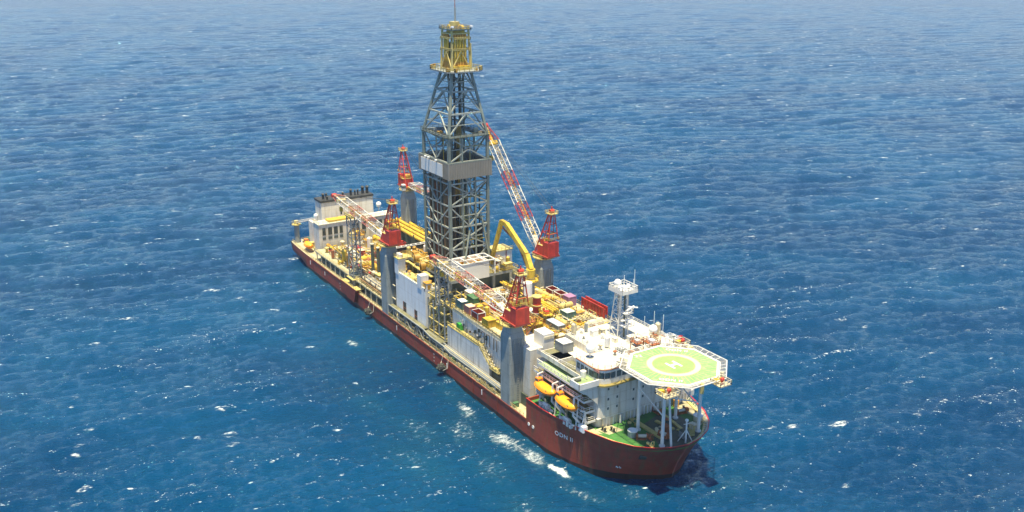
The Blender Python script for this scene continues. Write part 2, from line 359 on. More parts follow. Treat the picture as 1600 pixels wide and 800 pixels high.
def hull_mb(zs, x0=None, x1=None, mi=0, nose=True, inset=0):
    """side shell between height levels zs, both sides, closed round the bow and across the stern"""
    xs_mid = [26, 45, 60, 80, 100, 120, 140, 160, 180, FX]
    rows = []
    for z in zs:
        row = []
        if x0 is None:
            for u in np.linspace(0, 1, 9)[:-1]: x = stern(z)+(26-stern(z))*u; row.append((x, hb(x, z)))
            row += [(x, 21.) for x in xs_mid]
        for u in np.linspace(0, 1, 40)[(1 if x0 is None else 0):]:
            u = 1-(1-u)**1.6; x = FX+(hullend(z)-FX)*u; row.append((x, hb(x, z)))
        rows.append([(x, -max(y-inset, 0), z) for x, y in row]+[(x, max(y-inset, 0), z) for x, y in row[::-1]])
    n = len(rows[0]); mb = MB(); vs = [p for r in rows for p in r]
    fs = [(j*n+i, j*n+(i+1), (j+1)*n+i+1, (j+1)*n+i) for j in range(len(zs)-1) for i in range(n-1)]
    if x0 is None: fs += [(j*n+n-1, j*n, (j+1)*n, (j+1)*n+n-1) for j in range(len(zs)-1)]
    mb.add(vs, fs, mi, True); return mb, rows
ship = thing('drillship', 'long red hulled drillship with cream decks and white bridge block, lying across the picture', 'drillship', (118, 0, 0))
mb, rows = hull_mb([1.25, 2.5, 4, 5.2, 6.1])
m2, r2 = hull_mb([-5, -2, 0, 1.25], mi=1); mb.add(m2.v, m2.f, 1, True)
m2, r3 = hull_mb([6.1, 8, 10, 12.3], x0=FX); mb.add(m2.v, m2.f, 0, True)
# forecastle break, small side sponsons and fender bars
mb.box(FX, FX+.4, -21, -16.2, 6.1, 12.3, 0); mb.box(FX, FX+.4, 16, 21, 6.1, 12.3, 0)
for x0 in (68, 71.5):
    pass
mb.prismxz([(64, 7.6), (79, 7.6), (77, 2.2), (70, 2.2)], -22.3, -20.9, 0)
for x in (84, 98, 112.5, 150, 165.5, 180): mb.box(x, x+.35, -21.12, -20.9, 1.4, 5.9, 0)
mb.box(30, FX, -21.14, -20.95, 5.75, 6.12, 0)
hull = build(mb, 'hull', ['hull', 'boot'], ship)
# white names and marks on the shell
nm = text_mb('ODN II', 1.75, lambda u, v: (211.8+u*1.04, -hb(211.8+u*1.04, 7.7+v)-.07, 7.7+v)); build(nm, 'ship_name', 'markw', hull)
for x in (196.9, 199.):
    mk = MB()
    for k in range(12):
        a = k*math.pi/6; b = a+math.pi/6; r_ = .42
        mk.bar((x+r_*math.cos(a), -hb(x, 5.4)-.05, 5.0+r_*math.sin(a)), (x+r_*math.cos(b), -hb(x, 5.4)-.05, 5.0+r_*math.sin(b)), .16)
    mk.bar((x-.28, -hb(x, 5)-.05, 4.6), (x+.28, -hb(x, 5)-.05, 5.3), .14); mk.bar((x-.28, -hb(x, 5)-.05, 5.4), (x+.28, -hb(x, 5)-.05, 4.7), .14)
    build(mk, 'thruster_mark', 'markw', hull)
for x in (27.5, 44, 112, 148.9, 171): build(MB().box(x, x+.3, -21.16, -21.02, 3.1, 4.7), 'side_mark', 'markw', hull)
for x in (60, 140):
    for z in (2, 3.2, 4.4): build(MB().box(x, x+.35, -hb(x, z)-.06, -hb(x, z)-.02, z, z+.3), 'draught_mark', 'markw', hull)
dm = text_mb('46', 1.0, lambda u, v: (226.+u, -hb(226.+u, 3.4+v)-.08, 3.4+v)); build(dm, 'draft_mark', 'markw', hull)
# anchor pocket
ap = MB()
ap.tube((231.2, -hb(231.2, 8)-.2, 8.4), (231.9, -hb(231.9, 8)+.6, 8.2), .8, 10); build(ap, 'hawse_pipe', 'dark', hull)
# main deck and forecastle deck sheets
def deck_poly(z, inset, x0=None):
    m_, rr = hull_mb([z, z+.1], x0=x0, inset=inset); return [(p[0], p[1]) for p in rr[0]]
mb = MB(); mb.prism([p for p in deck_poly(6.1, .15) if p[0] <= FX+.1], 5.7, 6.05); build(mb, 'main_deck', 'deck', ship)
mb = MB(); fo = deck_poly(11.3, .12, FX); mb.prism(fo, 11.0, 11.3); fdk = build(mb, 'forecastle_deck', 'green', ship)
# pale patches: sunlight on the foredeck, put into the colour
def patch(pts, z=11.31):
    mb = MB(); mb.add([(x, y, z) for x, y in pts], [tuple(range(len(pts)))]); build(mb, 'sunlit_deck_patch', 'deck', fdk)
patch([(218.5, -14.6), (222.5, -13), (222.5, -8.3), (218.5, -9.5)])
patch([(215.6, -16.9), (220, -15.8), (221.5, -14.2), (216, -14.6)])
patch([(214, 11.5), (221, 11.5), (227, 12.5), (229, 9.8), (231.5, 9.5), (230, 13), (224, 16.2), (214, 17.6)])
mb = MB(); mb.prism([(223, -2.6), (236.2, -6.4), (237.2, 0), (236.2, 6), (231, 9.2), (223, 9.2), (220.5, 5)], 11.302, 11.306); build(mb, 'shade_deck_patch', 'darkg', fdk)  # dark sheet painting the shade under the helideck
# bulwark: thin red plate with bright rim, white frames inside
m1, ro = hull_mb([11.3, 12.3], x0=FX); m2, ri = hull_mb([11.3, 12.3], x0=FX, inset=.22)
mb = MB(); mb.add(m2.v, [f[::-1] for f in m2.f], 2, True)
o_, i_ = ro[1], ri[1]; n = len(o_)
mb.add([(p[0], p[1], 12.32) for p in o_]+[(p[0], p[1], 12.32) for p in i_], [(k, k+1, n+k+1, n+k) for k in range(n-1)], 1)
for p, q in zip(o_, o_[1:]): mb.bar((p[0], p[1]*1.002, 12.36), (q[0], q[1]*1.002, 12.36), .16, mi=1)
for k in range(2, n-2):
    p = i_[k]
    if p[0] > 205: g_ = ri[0][k]; q = (g_[0]+(224-g_[0])*.06, g_[1]*.95); mb.bar((p[0]+(224-p[0])*.01, p[1]*.985, 12.2), (q[0], q[1], 11.35), .16, mi=2)
build(mb, 'bulwark', ['hull', 'redrim', 'whitep'], ship)
# yellow walkways on the foredeck
mb = MB()
mb.box(219, 231.2, -3.6, -2.3, 11.3, 11.75, 0)
for a, b in (((221, 5.8), (230.5, 4.4)), ((223.5, 1.6), (229.5, 2.6))): mb.bar((*a, 11.6), (*b, 11.6), .9, .4)
for k in range(7): mb.bar((230+k*.62, 3.2, 11.5), (231.2+k*.55, 8.2-k*.5, 11.5), .28, .3)
for p, q in zip(i_[6:-6], i_[7:-5]):
    if p[0] > 213:
        a = (p[0]+(224-p[0])*.07, p[1]*.93, 11.45); b = (q[0]+(224-q[0])*.07, q[1]*.93, 11.45); mb.bar(a, b, .75, .25)
build(mb, 'yellow_walkway', 'pyel', fdk)
# ------------------------------------------------------------------ ship's structure amidships and aft (parts of the ship)
def sbox(name, mt, *bs, parent=ship, label=None):
    mb = MB()
    for b in bs: mb.box(*b)
    return build(mb, name, mt, parent, label)
def boxrail(name, mt, loops, h=1.15, sp=2., r=.045):
    mb = MB()
    for l in loops: mb.rail(l, h, sp, r)
    return build(mb, name, mt, ship)
sbox('aft_upper_deck', ['deck'], (31, 104, -20.2, 20.4, 9.7, 10.1))
for x in range(33, 104, 5):
    for y in (-20.1, 19.9): sbox('deck_pillar', ['cream'], (x, x+.35, y, y+.35, 6.05, 9.7))
sbox('aft_deck_bulkhead', ['darkg'], (31.5, 103, -17.8, -17.4, 6.05, 9.7), (31.5, 103, 17.4, 17.8, 6.05, 9.7))
mb = MB()
mb.rail([(31, -20.1, 10.1), (68, -20.1, 10.1)]); mb.rail([(74, -20.1, 10.1), (99, -20.1, 10.1)]); mb.rail([(31, 20.3, 10.1), (104, 20.3, 10.1)])
mb.rail([(2, -19.6, 6.1), (2, 19.6, 6.1)]); mb.rail([(2, -19.6, 6.1), (30, -20.7, 6.1)]); mb.rail([(2, 19.6, 6.1), (30, 20.7, 6.1)])
mb.rail([(64, -22.2, 7.65), (79, -22.2, 7.65)]); mb.rail([(31, -20.8, 6.1), (64, -20.8, 6.1)]); mb.rail([(79, -20.8, 6.1), (194, -20.8, 6.1)])
build(mb, 'deck_railing', 'pyel', ship)
mb = MB(); mb.box(64, 79, -22.2, -18, 7.4, 7.62); build(mb, 'sponson_deck', 'pyel', ship)
# engine casing with louvred front, funnel with exhaust pipes
cas = sbox('engine_casing', ['white', 'roofw'], (23, 29, -17, 17, 6.05, 19.8), (10, 23, -14.5, 15, 6.05, 17.2))
mb = MB()
ys = [-15.5+k*2.55 for k in range(12)]
for k, y in enumerate(ys):
    if k in (4, 8): continue
    w = 1.75 if k % 3 else 1.45
    mb = MB(); mb.box(28.96, 29.09, y, y+w, 15.1, 18.3, 0)
    for q in range(9): mb.box(29.09, 29.16, y, y+w, 15.25+q*.34, 15.38+q*.34, 1)
    mb.box(28.98, 29.12, y-.1, y, 15., 18.4, 2); mb.box(28.98, 29.12, y+w, y+w+.1, 15., 18.4, 2)
    build(mb, 'louvre', ['dark', 'darkg', 'cream'], cas)
    mb = MB(); mb.box(28.96, 29.09, y, y+w, 13.2, 14.3, 0); build(mb, 'window', ['glass'], cas)
mb = MB(); mb.box(22.8, 29.3, -17.2, 17.2, 19.8, 20.05); build(mb, 'casing_roof', 'roofw', cas)
mb = MB(); mb.box(24, 28, -12, 2, 20.05, 20.9); build(mb, 'roof_machinery', 'yellow', cas)
mb = MB(); mb.rail([(29.1, -17, 20.05), (29.1, 17, 20.05), (23, 17, 20.05)]); mb.rail([(23, -17, 20.05), (29.1, -17, 20.05)]); build(mb, 'casing_railing', 'pyel', cas)
fn = MB(); fn.add([(x, y, z) for z, f in ((17.2, 0), (26.6, .35)) for x, y in ((12.5+f, -12+f*.3), (20-f, -12+f*.3), (20-f, 12-f*.3), (12.5+f, 12-f*.3))],
      [(0, 1, 5, 4), (1, 2, 6, 5), (2, 3, 7, 6), (3, 0, 4, 7), (4, 5, 6, 7)], 0)
fun = build(fn, 'funnel', ['white'], ship)
mb = MB(); mb.box(12.4, 20.0, -12.2, 12.2, 26.6, 27.5); build(mb, 'funnel_top_band', 'dark', fun)
for y, h, r_, x in ((-9.8, 2.3, .55, 17), (-7.6, 1.8, .4, 15), (-5., 1.9, .35, 17.5), (-.8, 1.7, .42, 17), (2.9, 2.6, .5, 17), (4.6, 2.2, .33, 17.6), (5.9, 2.3, .33, 17.6), (8.6, 3., .62, 16.6), (10.6, 3., .62, 16.9), (-8.6, 1.5, .4, 18.7)):
    mb = MB(); mb.tube((x, y, 27.4), (x, y, 27.4+h), r_, 10); mb.tube((x, y, 27.4+h-.3), (x+.2, y, 27.4+h+.15), r_*1.18, 10); build(mb, 'exhaust_pipe', 'dark', fun)
# stern platform crane post
cr = thing('stern_davit_crane', 'slender pale crane on a stout post at the stern corner', 'crane', (4, -18, 6.05))
mb = MB(); mb.tube((4, -18, 6), (4, -18, 14.2), 1.15, 14); build(mb, 'pedestal', 'grey', cr)
mb = MB(); mb.tube((4, -18, 14.2), (4, -18, 14.5), 2.1, 14); mb.rail([(4+2*math.cos(a), -18+2*math.sin(a), 14.5) for a in np.linspace(0, 2*math.pi, 9)]); mb.tube((4, -18, 14.4), (4, -18, 16), .9, 10); build(mb, 'crane_platform', 'pyel', cr)
mb = MB(); mb.lattice([(4.5, -18.5, 15), (4.5, -17.5, 15), (4.5, -17.5, 16), (4.5, -18.5, 16)], [(14, -11, 18.6), (14, -10.2, 18.6), (14, -10.2, 19.2), (14, -11, 19.2)], 8, .2); mb.bar((4.5, -18, 15.2), (14, -10.7, 18.8), .5, .3); build(mb, 'boom', 'whitep', cr)
# ---------- derrick substructure and drill floor
sub = sbox('drill_floor', ['grey', 'ddeck'], (102.5, 136, -12, 14, 25.6, 26.4))
mb = MB(); mb.box(102.7, 135.8, -11.8, 13.8, 26.41, 26.44); build(mb, 'drill_floor_deck', 'ddeck', sub)
mb = MB()
for x in (104, 111.5, 119, 126.5, 134.5):
    for y in (-11.5, -4, 5, 13.2): mb.bar((x, y, 6), (x, y, 25.6), .9, .9)
for y in (-11.5, 13.2):
    for a, b in ((104, 111.5), (111.5, 119), (119, 126.5), (126.5, 134.5)):
        mb.bar((a, y, 10.5), (b, y, 17), .35); mb.bar((b, y, 10.5), (a, y, 17), .35); mb.bar((a, y, 17.2), (b, y, 17.2), .5)
for x in (104, 134.5):
    mb.bar((x, -11.5, 17), (x, 13.2, 17), .5); mb.bar((x, -11.5, 10.5), (x, -4, 17), .35); mb.bar((x, 13.2, 10.5), (x, 5, 17), .35)
build(mb, 'support_column', 'grey', sub)
sbox('mud_module', ['cream'], (105, 133, -9.5, 12, 6.05, 16.5))
sbox('moonpool_house', ['darkg'], (106, 133.5, -10, 12, 16.5, 24.9))
sbox('driller_platform', ['pyel'], (98.5, 102.5, -12, 4, 24.6, 24.9), (104, 124, -13.2, -12, 24.6, 24.9))
mb = MB(); mb.rail([(136, -12, 26.4), (136, 14, 26.4)]); mb.rail([(102.5, -12, 26.4), (136, -12, 26.4)]); mb.rail([(102.5, -12, 26.4), (102.5, 14, 26.4)]); mb.rail([(102.5, 14, 26.4), (136, 14, 26.4)]); mb.rail([(98.5, -12, 24.9), (98.5, 4, 24.9)])
build(mb, 'floor_railing', 'yellow', sub)
# white wall module A (starboard, beside the derrick)
wa = sbox('starboard_wall_house', ['wallw'], (107.3, 130, -18.5, -13.6, 9.4, 22.4), (107.3, 130, -18.5, -17.9, 22.4, 23.3), (107.2, 109.9, -18.7, -15.8, 22.4, 28.1), (124.6, 127.4, -18.7, -15.8, 22.4, 27.), (129.4, 130.02, -18.5, -13.6, 22.4, 23.3))
for x0, x1, z0, z1 in ((112.6, 115, 9.8, 13.6), (121.4, 123.6, 9.7, 13.4)):
    mb = MB(); mb.box(x0, x1, -18.53, -18.3, z0, z1, 0); mb.box(x0+.3, x0+.5, -18.6, -18.5, z0, z1, 1); mb.box(x0, x1, -18.58, -18.5, z0+1.6, z0+1.75, 1)
    build(mb, 'open_hatch', ['dark', 'rust'], wa)
mb = MB()
mb.box(106.6, 110.6, -18.9, -13.4, 28.1, 28.35, 0); mb.rail([(106.6, -18.9, 28.3), (110.6, -18.9, 28.3), (110.6, -13.4, 28.3), (106.6, -13.4, 28.3)], closed=True)
mb.box(109.9, 124.6, -17.7, -13.6, 22.4, 22.6, 0); mb.rail([(110, -18.3, 23.3), (124.6, -18.3, 23.3)], 1.1); mb.rail([(127.4, -18.3, 23.3), (129.8, -18.3, 23.3), (129.8, -13.8, 22.6)])
for x in (107.7, 109.4): mb.tube((x, -17.3, 28.3), (x, -17.3, 29.6), .75, 10, mi=1)
for z in (13, 16.5, 20): mb.path([(130.1, -17, z), (130.6, -17, z), (130.6, -14, z)], .12)
mb.bar((130.25, -16.6, 6.2), (130.25, -16.6, 23), .3); mb.bar((130.25, -15.2, 6.2), (130.25, -15.2, 23), .3)
for k in range(28): mb.bar((130.3, -16.6, 6.5+k*.6), (130.3, -15.2, 6.5+k*.6), .1)
build(mb, 'wall_fitting', ['pyel', 'whitep'], wa)
mb = MB()
for z in (7.5, 12.5, 17.5): mb.bar((104.6, -18.9, z), (104.6, -16, z), .3); mb.bar((104.6, -18.9, z), (107.3, -18.9, z), .3)
for y in (-18.9, -16): mb.bar((104.6, y, 6.1), (104.6, y, 17.6), .35)
build(mb, 'side_frame', 'cream', wa)
# side walkway truss along the starboard rail
mb = MB(); prev = None
for i, x in enumerate(np.arange(104.5, 181, 4.6)):
    zt = 10.2 if x < 134 else (9.4 if x < 150 else 8.6)
    mb.bar((x, -20.6, 6.1), (x, -20.6, zt), .3)
    if prev:
        mb.bar((prev[0], -20.6, prev[1]), (x, -20.6, zt), .35)
        if x < 136: mb.bar((prev[0], -20.6, 6.2) if i % 2 else (prev[0], -20.6, prev[1]), (x, -20.6, zt) if i % 2 else (x, -20.6, 6.2), .22)
    prev = (x, zt)
build(mb, 'side_truss', 'grey', ship)
mb = MB()
for y, r_, z, m_ in ((-19.9, .28, 8.9, 0), (-19.1, .22, 9.3, 0), (-18.6, .3, 8.2, 1), (-19.5, .2, 7.6, 1)):
    mb.tube((132, y, z), (181, y, z-.3), r_, 6, mi=m_)
build(mb, 'side_pipe', ['grey', 'cream'], ship)
mb = MB(); mb.box(104, 131.5, -20.4, -18.7, 9.9, 10.1, 0); mb.box(131, 143.5, -20.4, -14, 9.2, 9.45, 0); build(mb, 'side_walkway', 'ddeck', ship)
# inner dark hull-side house behind the truss
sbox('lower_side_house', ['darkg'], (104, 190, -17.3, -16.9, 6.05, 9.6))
# ---------- forward upper deck and its starboard walls
up = sbox('forward_upper_deck', ['cream'], (144, 190.5, -15.9, 20.4, 19.9, 20.8), (134.6, 144, -5.5, 20.4, 19.9, 20.8))
mb = MB(); mb.box(144.1, 190.4, -15.8, 20.3, 20.81, 20.83); mb.box(134.7, 144.05, -5.4, 20.3, 20.81, 20.83); build(mb, 'upper_deck_plating', 'deck', up)
mb = MB(); mb.rail([(190.4, -8.5, 20.8), (190.4, 20.3, 20.8)]); mb.rail([(134.7, 20.3, 20.8), (190.4, 20.3, 20.8)], 1.2); mb.rail([(144.1, -15.8, 20.8), (177, -15.8, 20.8)]); mb.rail([(134.7, -5.4, 20.8), (144, -5.4, 20.8)]); mb.rail([(144, -15.8, 20.8), (144, -5.4, 20.8)])
build(mb, 'upper_deck_railing', 'yellow', up)
sbox('lower_working_deck', ['deck'], (134, 194, -15.8, 20.5, 6.06, 6.3))
sbox('port_side_wall', ['cream'], (134.6, 190, 20.0, 20.35, 6.05, 19.9))
wb = sbox('starboard_process_wall', ['wallb'], (144, 176, -15.95, -15.5, 6.05, 19.9))
sbox('starboard_lower_tank_house', ['wallb'], (144.5, 164.2, -18.2, -15.95, 6.3, 15.6))
mb = MB(); mb.prismxz([(164.2, 6.3), (164.2, 15.6), (170.6, 11), (170.6, 6.3)], -18.2, -15.95); build(mb, 'sloping_tank_end', 'wallb', ship)
mb = MB(); mb.box(144.5, 164.2, -18.25, -15.97, 15.61, 15.75); mb.rail([(144.5, -18.15, 15.7), (164.2, -18.15, 15.7), (170.6, -18.15, 11.1)], 1.1, 2, .07); mb.stair((164.3, -17.1, 15.8), (170.6, -17.1, 11.2), 1.2)
mb.box(170.6, 176, -18.2, -15.97, 10.8, 11.); mb.rail([(170.6, -18.15, 11), (176, -18.15, 11)], 1.1, 2, .07)
build(mb, 'wall_stair', 'pyel', ship)
for i in range(26):
    mb = MB(); x = R.uniform(149, 172); z = R.uniform(12, 18.5) if x > 164 else R.uniform(16.2, 19); s = R.uniform(.3, .9)
    mb.box(x, x+s, -16.15-R.uniform(0, .5), -15.94, z, z+s*R.uniform(.6, 1.4), R.choice((0, 1, 2, 2))); build(mb, 'valve_box', ['darkg', 'brown', 'wallb'], wb)
for i in range(7): mb = MB(); x = R.uniform(147, 174); mb.path([(x, -16.1, 16), (x, -16.1, 19.5), (x+R.uniform(-2, 2), -16.1, 19.6)], .1); build(mb, 'wall_pipe', 'brown', wb)
mb = MB(); mb.box(149.5, 151.4, -17.6, -16.2, 15.75, 18.); tg = build(mb, 'green_locker', 'bgreen', wb)
# forward support block with the tall vent box
fb = sbox('forward_white_block', ['white'], (177.5, 190.6, -16.6, -9, 6.05, 23.6))
sbox('tall_vent_house', ['whitep'], (185.9, 190.8, -12.3, -8.7, 20, 27.4), parent=fb)
sbox('vent_louvre', ['cream'], (190.75, 190.95, -12.1, -8.9, 25.9, 26.7), parent=fb)
sbox('forward_machinery_house', ['cream'], (176, 190, -9, 18, 6.05, 15))
# scaffold module between the white wall and the forward deck
mb = MB()
for x in (131.5, 135.2, 139, 142.8):
    for y in (-18.2, -14, -9.8): mb.bar((x, y, 6.1), (x, y, 23.5 if y > -18 else 21), .4, mi=1)
for z in (10, 14.2, 18.4, 22.6):
    for y in (-18.2, -14, -9.8): mb.bar((131.5, y, z), (142.8, y, z), .3, mi=0)
    for x in (131.5, 135.2, 139, 142.8): mb.bar((x, -18.2, z), (x, -9.8, z), .3, mi=0)
    if z < 22: mb.box(131.6, 142.7, -14, -9.9, z, z+.12, 0); mb.box(135.2, 139, -18.1, -14, z, z+.12, 0)
    mb.rail([(131.5, -14.1, z), (142.8, -14.1, z)], 1.1, 2, .06, 0)
for i, (x, z) in enumerate(((131.5, 10), (135.2, 14.2), (139, 10), (135.2, 6.1), (131.5, 18.4))): mb.bar((x, -18.2, z), (x+3.7, -18.2, z+4.2), .22, mi=0); mb.stair((x, -15.4, z), (x+3.6, -15.4, z+4.1), .9, 0)
build(mb, 'scaffold_frame', ['pyel', 'grey'], ship)
# gap stairs between forward deck and bridge block
mb = MB()
mb.stair((190.8, -2, 20.8), (194, -6, 15.5), 1.1); mb.stair((191.5, 3, 15.5), (191.5, 9, 20.8), 1.1); mb.box(190.6, 195.5, -12, 16, 15.2, 15.45); mb.rail([(190.7, -9, 20.8), (195.4, -9, 20.8)]); mb.stair((191.6, -15, 11.3), (191.6, -10, 15.4), 1.1)
build(mb, 'gangway_stair', 'pyel', ship)
# ------------------------------------------------------------------ accommodation block and bridge
def rounded(x0, x1, y0, y1, r, cs='10', n=6):
    """plan outline with rounded forward corners"""
    pts = [(x0, y0)]
    pts += [(x1-r+r*math.sin(t), y0+r-r*math.cos(t)) for t in np.linspace(0, math.pi/2, n)]
    pts += [(x1-r+r*math.cos(t), y1-r+r*math.sin(t)) for t in np.linspace(0, math.pi/2, n)]
    return pts+[(x0, y1)]
acc = MB(); acc.prism(rounded(195.6, 218.9, -14.2, 19.5, 2.3), 14.2, 24.0, 0); acc.prism(rounded(195.6, 218.3, -13.7, 19, 2.), 11.3, 14.2, 0)
acc.add([(x, y, z) for x in (218.0, 218.75) for y, z in ((-20.1, 24.7), (-14.1, 24.7), (-14.1, 18.5), (-17.1, 21.6), (-20.1, 23.8))], [(4, 3, 2, 1, 0), (5, 6, 7, 8, 9), (0, 1, 6, 5), (1, 2, 7, 6), (2, 3, 8, 7), (3, 4, 9, 8), (4, 0, 5, 9)], 0)
acc = build(acc, 'accommodation_block', ['white'], ship)
for y, z in ((-10.9, 22.2), (-8, 22.2), (-10.9, 19.3), (-8, 19.3), (-10.9, 16.6), (-8, 16.6), (-2.6, 20), (.6, 20), (-2.6, 17.2), (.6, 17.2), (5, 20), (8.2, 20), (5, 17.2), (8.2, 17.2), (12.5, 20), (15.5, 20)):
    mb = MB(); mb.box(218.88, 218.98, y-.28, y+.28, z-.35, z+.35, 0); mb.box(218.88, 218.95, y-.38, y+.38, z-.45, z+.45, 1); build(mb, 'window', ['glass', 'whitep'], acc)
mb = MB()
for y in np.arange(-12.3, 17, 1.15): mb.box(218.28, 218.62, y, y+.3, 11.32, 14.1, R.choice((0, 0, 1)))
for y in (-9.6, -3.2, 2.4, 9): mb.box(218.3, 218.55, y, y+.95, 11.32, 13.4, 1)
for y in (-6.6, -.4, 6): mb.tube((218.9, y, 11.4), (218.9, y, 13.7), .35, 8, mi=0)
mb.box(217.5, 218.7, -14, 19, 13.9, 14.19, 0)
build(mb, 'wall_stiffener', ['whitep', 'cream'], acc)
mb = MB()
for x in np.arange(197.5, 216, 1.5): mb.box(x, x+.5, -14.32, -14.18, 12.3, 13.3) if R.random() < .6 else mb.box(x, x+.8, -14.3, -14.18, 15.4, 17.2)
for x in np.arange(197, 215.5, 2.2):
    for z in (15.6, 18.6, 21.6): mb.box(x, x+.6, -14.3, -14.18, z, z+.8)
build(mb, 'side_window', ['glass'], acc)
# starboard galleries: green decks with white and pinkish rails
for z, x0, x1, m_, y in ((22.4, 196.5, 217.6, 'lgreen', -17.9), (19.6, 194, 217.4, 'ledge', -17.6), (16.6, 196, 217.6, 'ledge', -17.3), (13.9, 205, 218, 'ledge', -16.6)):
    mb = MB(); mb.box(x0, x1, y, -14.2, z-.18, z, 0); mb.box(x0, x1, y-.06, y+.05, z-.5, z+.12, 1); mb.box(x1, x1+.12, y, -14.2, z-.5, z+.12, 1)
    mb.rail([(x0, y, z), (x1, y, z), (x1, -14.4, z)], 1.15, 1.6, .06, 1)
    if z < 22: mb.box(x0, x1, y-.04, y+.04, z+.95, z+1.2, 2)
    build(mb, 'gallery', [m_, 'whitep', 'pinkred' if z == 19.6 else 'whitep'], acc)
mb = MB(); mb.box(193, 216.3, -15.8, -9, 23.6, 24.0); mb.box(193, 216.3, -15.9, -15.7, 23.6, 24.9); mb.box(202.4, 202.7, -15.7, -10.5, 24, 25.1); mb.box(202.4, 213, -10.8, -10.5, 24, 25.1); mb.box(193, 196, -16, 19, 21.8, 22.05); mb.box(193.2, 195.8, -16, 19, 6, 21.8); build(mb, 'boat_deck_house', 'white', acc)
mb = MB(); mb.box(202.8, 213.4, -15.6, -10.9, 24.0, 24.06); mb.box(193.3, 196.3, -15.5, -9.2, 24.0, 24.05); build(mb, 'olive_deck_area', 'ddeck', acc)
mb = MB(); mb.box(196, 206, -9.2, -4.6, 20.6, 20.9); mb.box(196, 206, -9.25, -9.05, 20.9, 23.6); build(mb, 'shaded_sunken_deck', 'ddeck', acc)  # lower deck; its dark olive carries the shade in the gap between houses
mb = MB()
mb.prism(rounded(209.2, 219.6, -14.3, 14.3, 3.2, n=4), 24.02, 25.4, 0); mb.prism(rounded(209.3, 219.9, -14.5, 14.5, 3.4, n=4), 27.3, 28.1, 0, 1)
mb.prism(rounded(208.9, 220.6, -15, 15, 3.6, n=4), 23.62, 24.0, 2)
brg = build(mb, 'bridge', ['whitep', 'roofw', 'ledge'], ship)
gl = rounded(209.3, 219.5, -14.2, 14.2, 3.2, n=4)
mb = MB(); mb.prism(gl, 25.4, 27.3, 0)
for (a, b) in zip(gl, gl[1:]):
    L_ = math.dist(a, b); k = max(1, round(L_/1.9))
    for i in range(k+1): q = i/k; x, y = a[0]+(b[0]-a[0])*q, a[1]+(b[1]-a[1])*q; mb.bar((x+.02, y, 25.4), (x+.1, y, 27.3), .28, mi=1)
build(mb, 'window_band', ['glass', 'whitep'], brg)
mb = MB(); mb.box(209.3, 219.3, -14.4, -14.28, 27.5, 28.15, 0); mb.box(209.25, 209.35, -14.4, 14.4, 27.6, 28.13, 0)
for a, b in zip(rounded(209.3, 219.9, -14.52, 14.52, 3.4, n=4), rounded(209.3, 219.9, -14.52, 14.52, 3.4, n=4)[1:]): mb.bar((*a, 28.12), (*b, 28.12), .22, mi=1)
mb.rail([(p[0]-.4, p[1]*.97, 28.1) for p in rounded(209.3, 219.9, -14.5, 14.5, 3.4, n=4)], 1.1, 1.8, .05, 2)
build(mb, 'roof_edge', ['pinkred', 'rust', 'whitep'], brg)
# bridge wing decks
mb = MB(); mb.box(213.5, 219.2, -20.2, -14.3, 24.6, 24.9, 1); mb.box(218.9, 219.3, -20.4, -14.3, 24.2, 25.8, 0); mb.box(215.2, 219.2, -20.4, -20.1, 24.2, 25.8, 0); mb.box(215, 215.3, -20.4, -17, 24.5, 25.8, 0)
mb.rail([(213.5, -20.1, 24.9), (216.2, -20.1, 24.9)], 1.1, 1.5, .06, 0); mb.box(214, 216.1, -19.2, -17.6, 24.9, 25.5, 2); mb.tube((214.2, -15.6, 24.9), (214.2, -15.6, 26.6), .8, 10, mi=0)
build(mb, 'bridge_wing', ['whitep', 'lgreen', 'darkg'], brg)
# upper white house aft of the bridge
uh = MB(); uh.prism(rounded(190.2, 206.6, -4.6, 18.5, 1.6), 20.8, 26.0, 0, 1); uh.box(195, 208.5, 9, 19.2, 22, 25.2); uh = build(uh, 'upper_deckhouse', ['white', 'roofw'], ship)
mb = MB(); mb.box(206.7, 216, -9.2, 20.9, 23.9, 24.12); build(mb, 'monkey_deck', 'deck', ship)
mb = MB(); mb.box(196, 206.6, 18.6, 20.9, 23.9, 24.12); build(mb, 'port_catwalk', 'deck', ship)
mb = MB(); mb.rail([(190.5, -4.3, 26), (190.5, 18.2, 26), (206, 18.2, 26)], 1.05, 2, .05); mb.rail([(196, 20.9, 24.1), (216, 20.9, 24.1)], 1.1, 2, .06); mb.rail([(193.2, -15.9, 24.05), (209, -14.1, 24.05)], 1.1, 2, .05); mb.rail([(190.5, -4.3, 26), (206, -4.3, 26)], 1.05, 2, .05)
build(mb, 'roof_railing', 'whitep', uh)
mb = MB()
for x in np.arange(192, 205, 2.6): mb.box(x, x+1.1, -4.68, -4.58, 22.4, 24.2, 0)
for y in (-2, 2, 6): mb.box(206.55, 206.66, y, y+.8, 24.3, 25.6, 0)
build(mb, 'upper_window', ['cream'], uh)
sbox('port_side_house', ['white'], (196, 217, 14, 20.9, 11.3, 23.9))
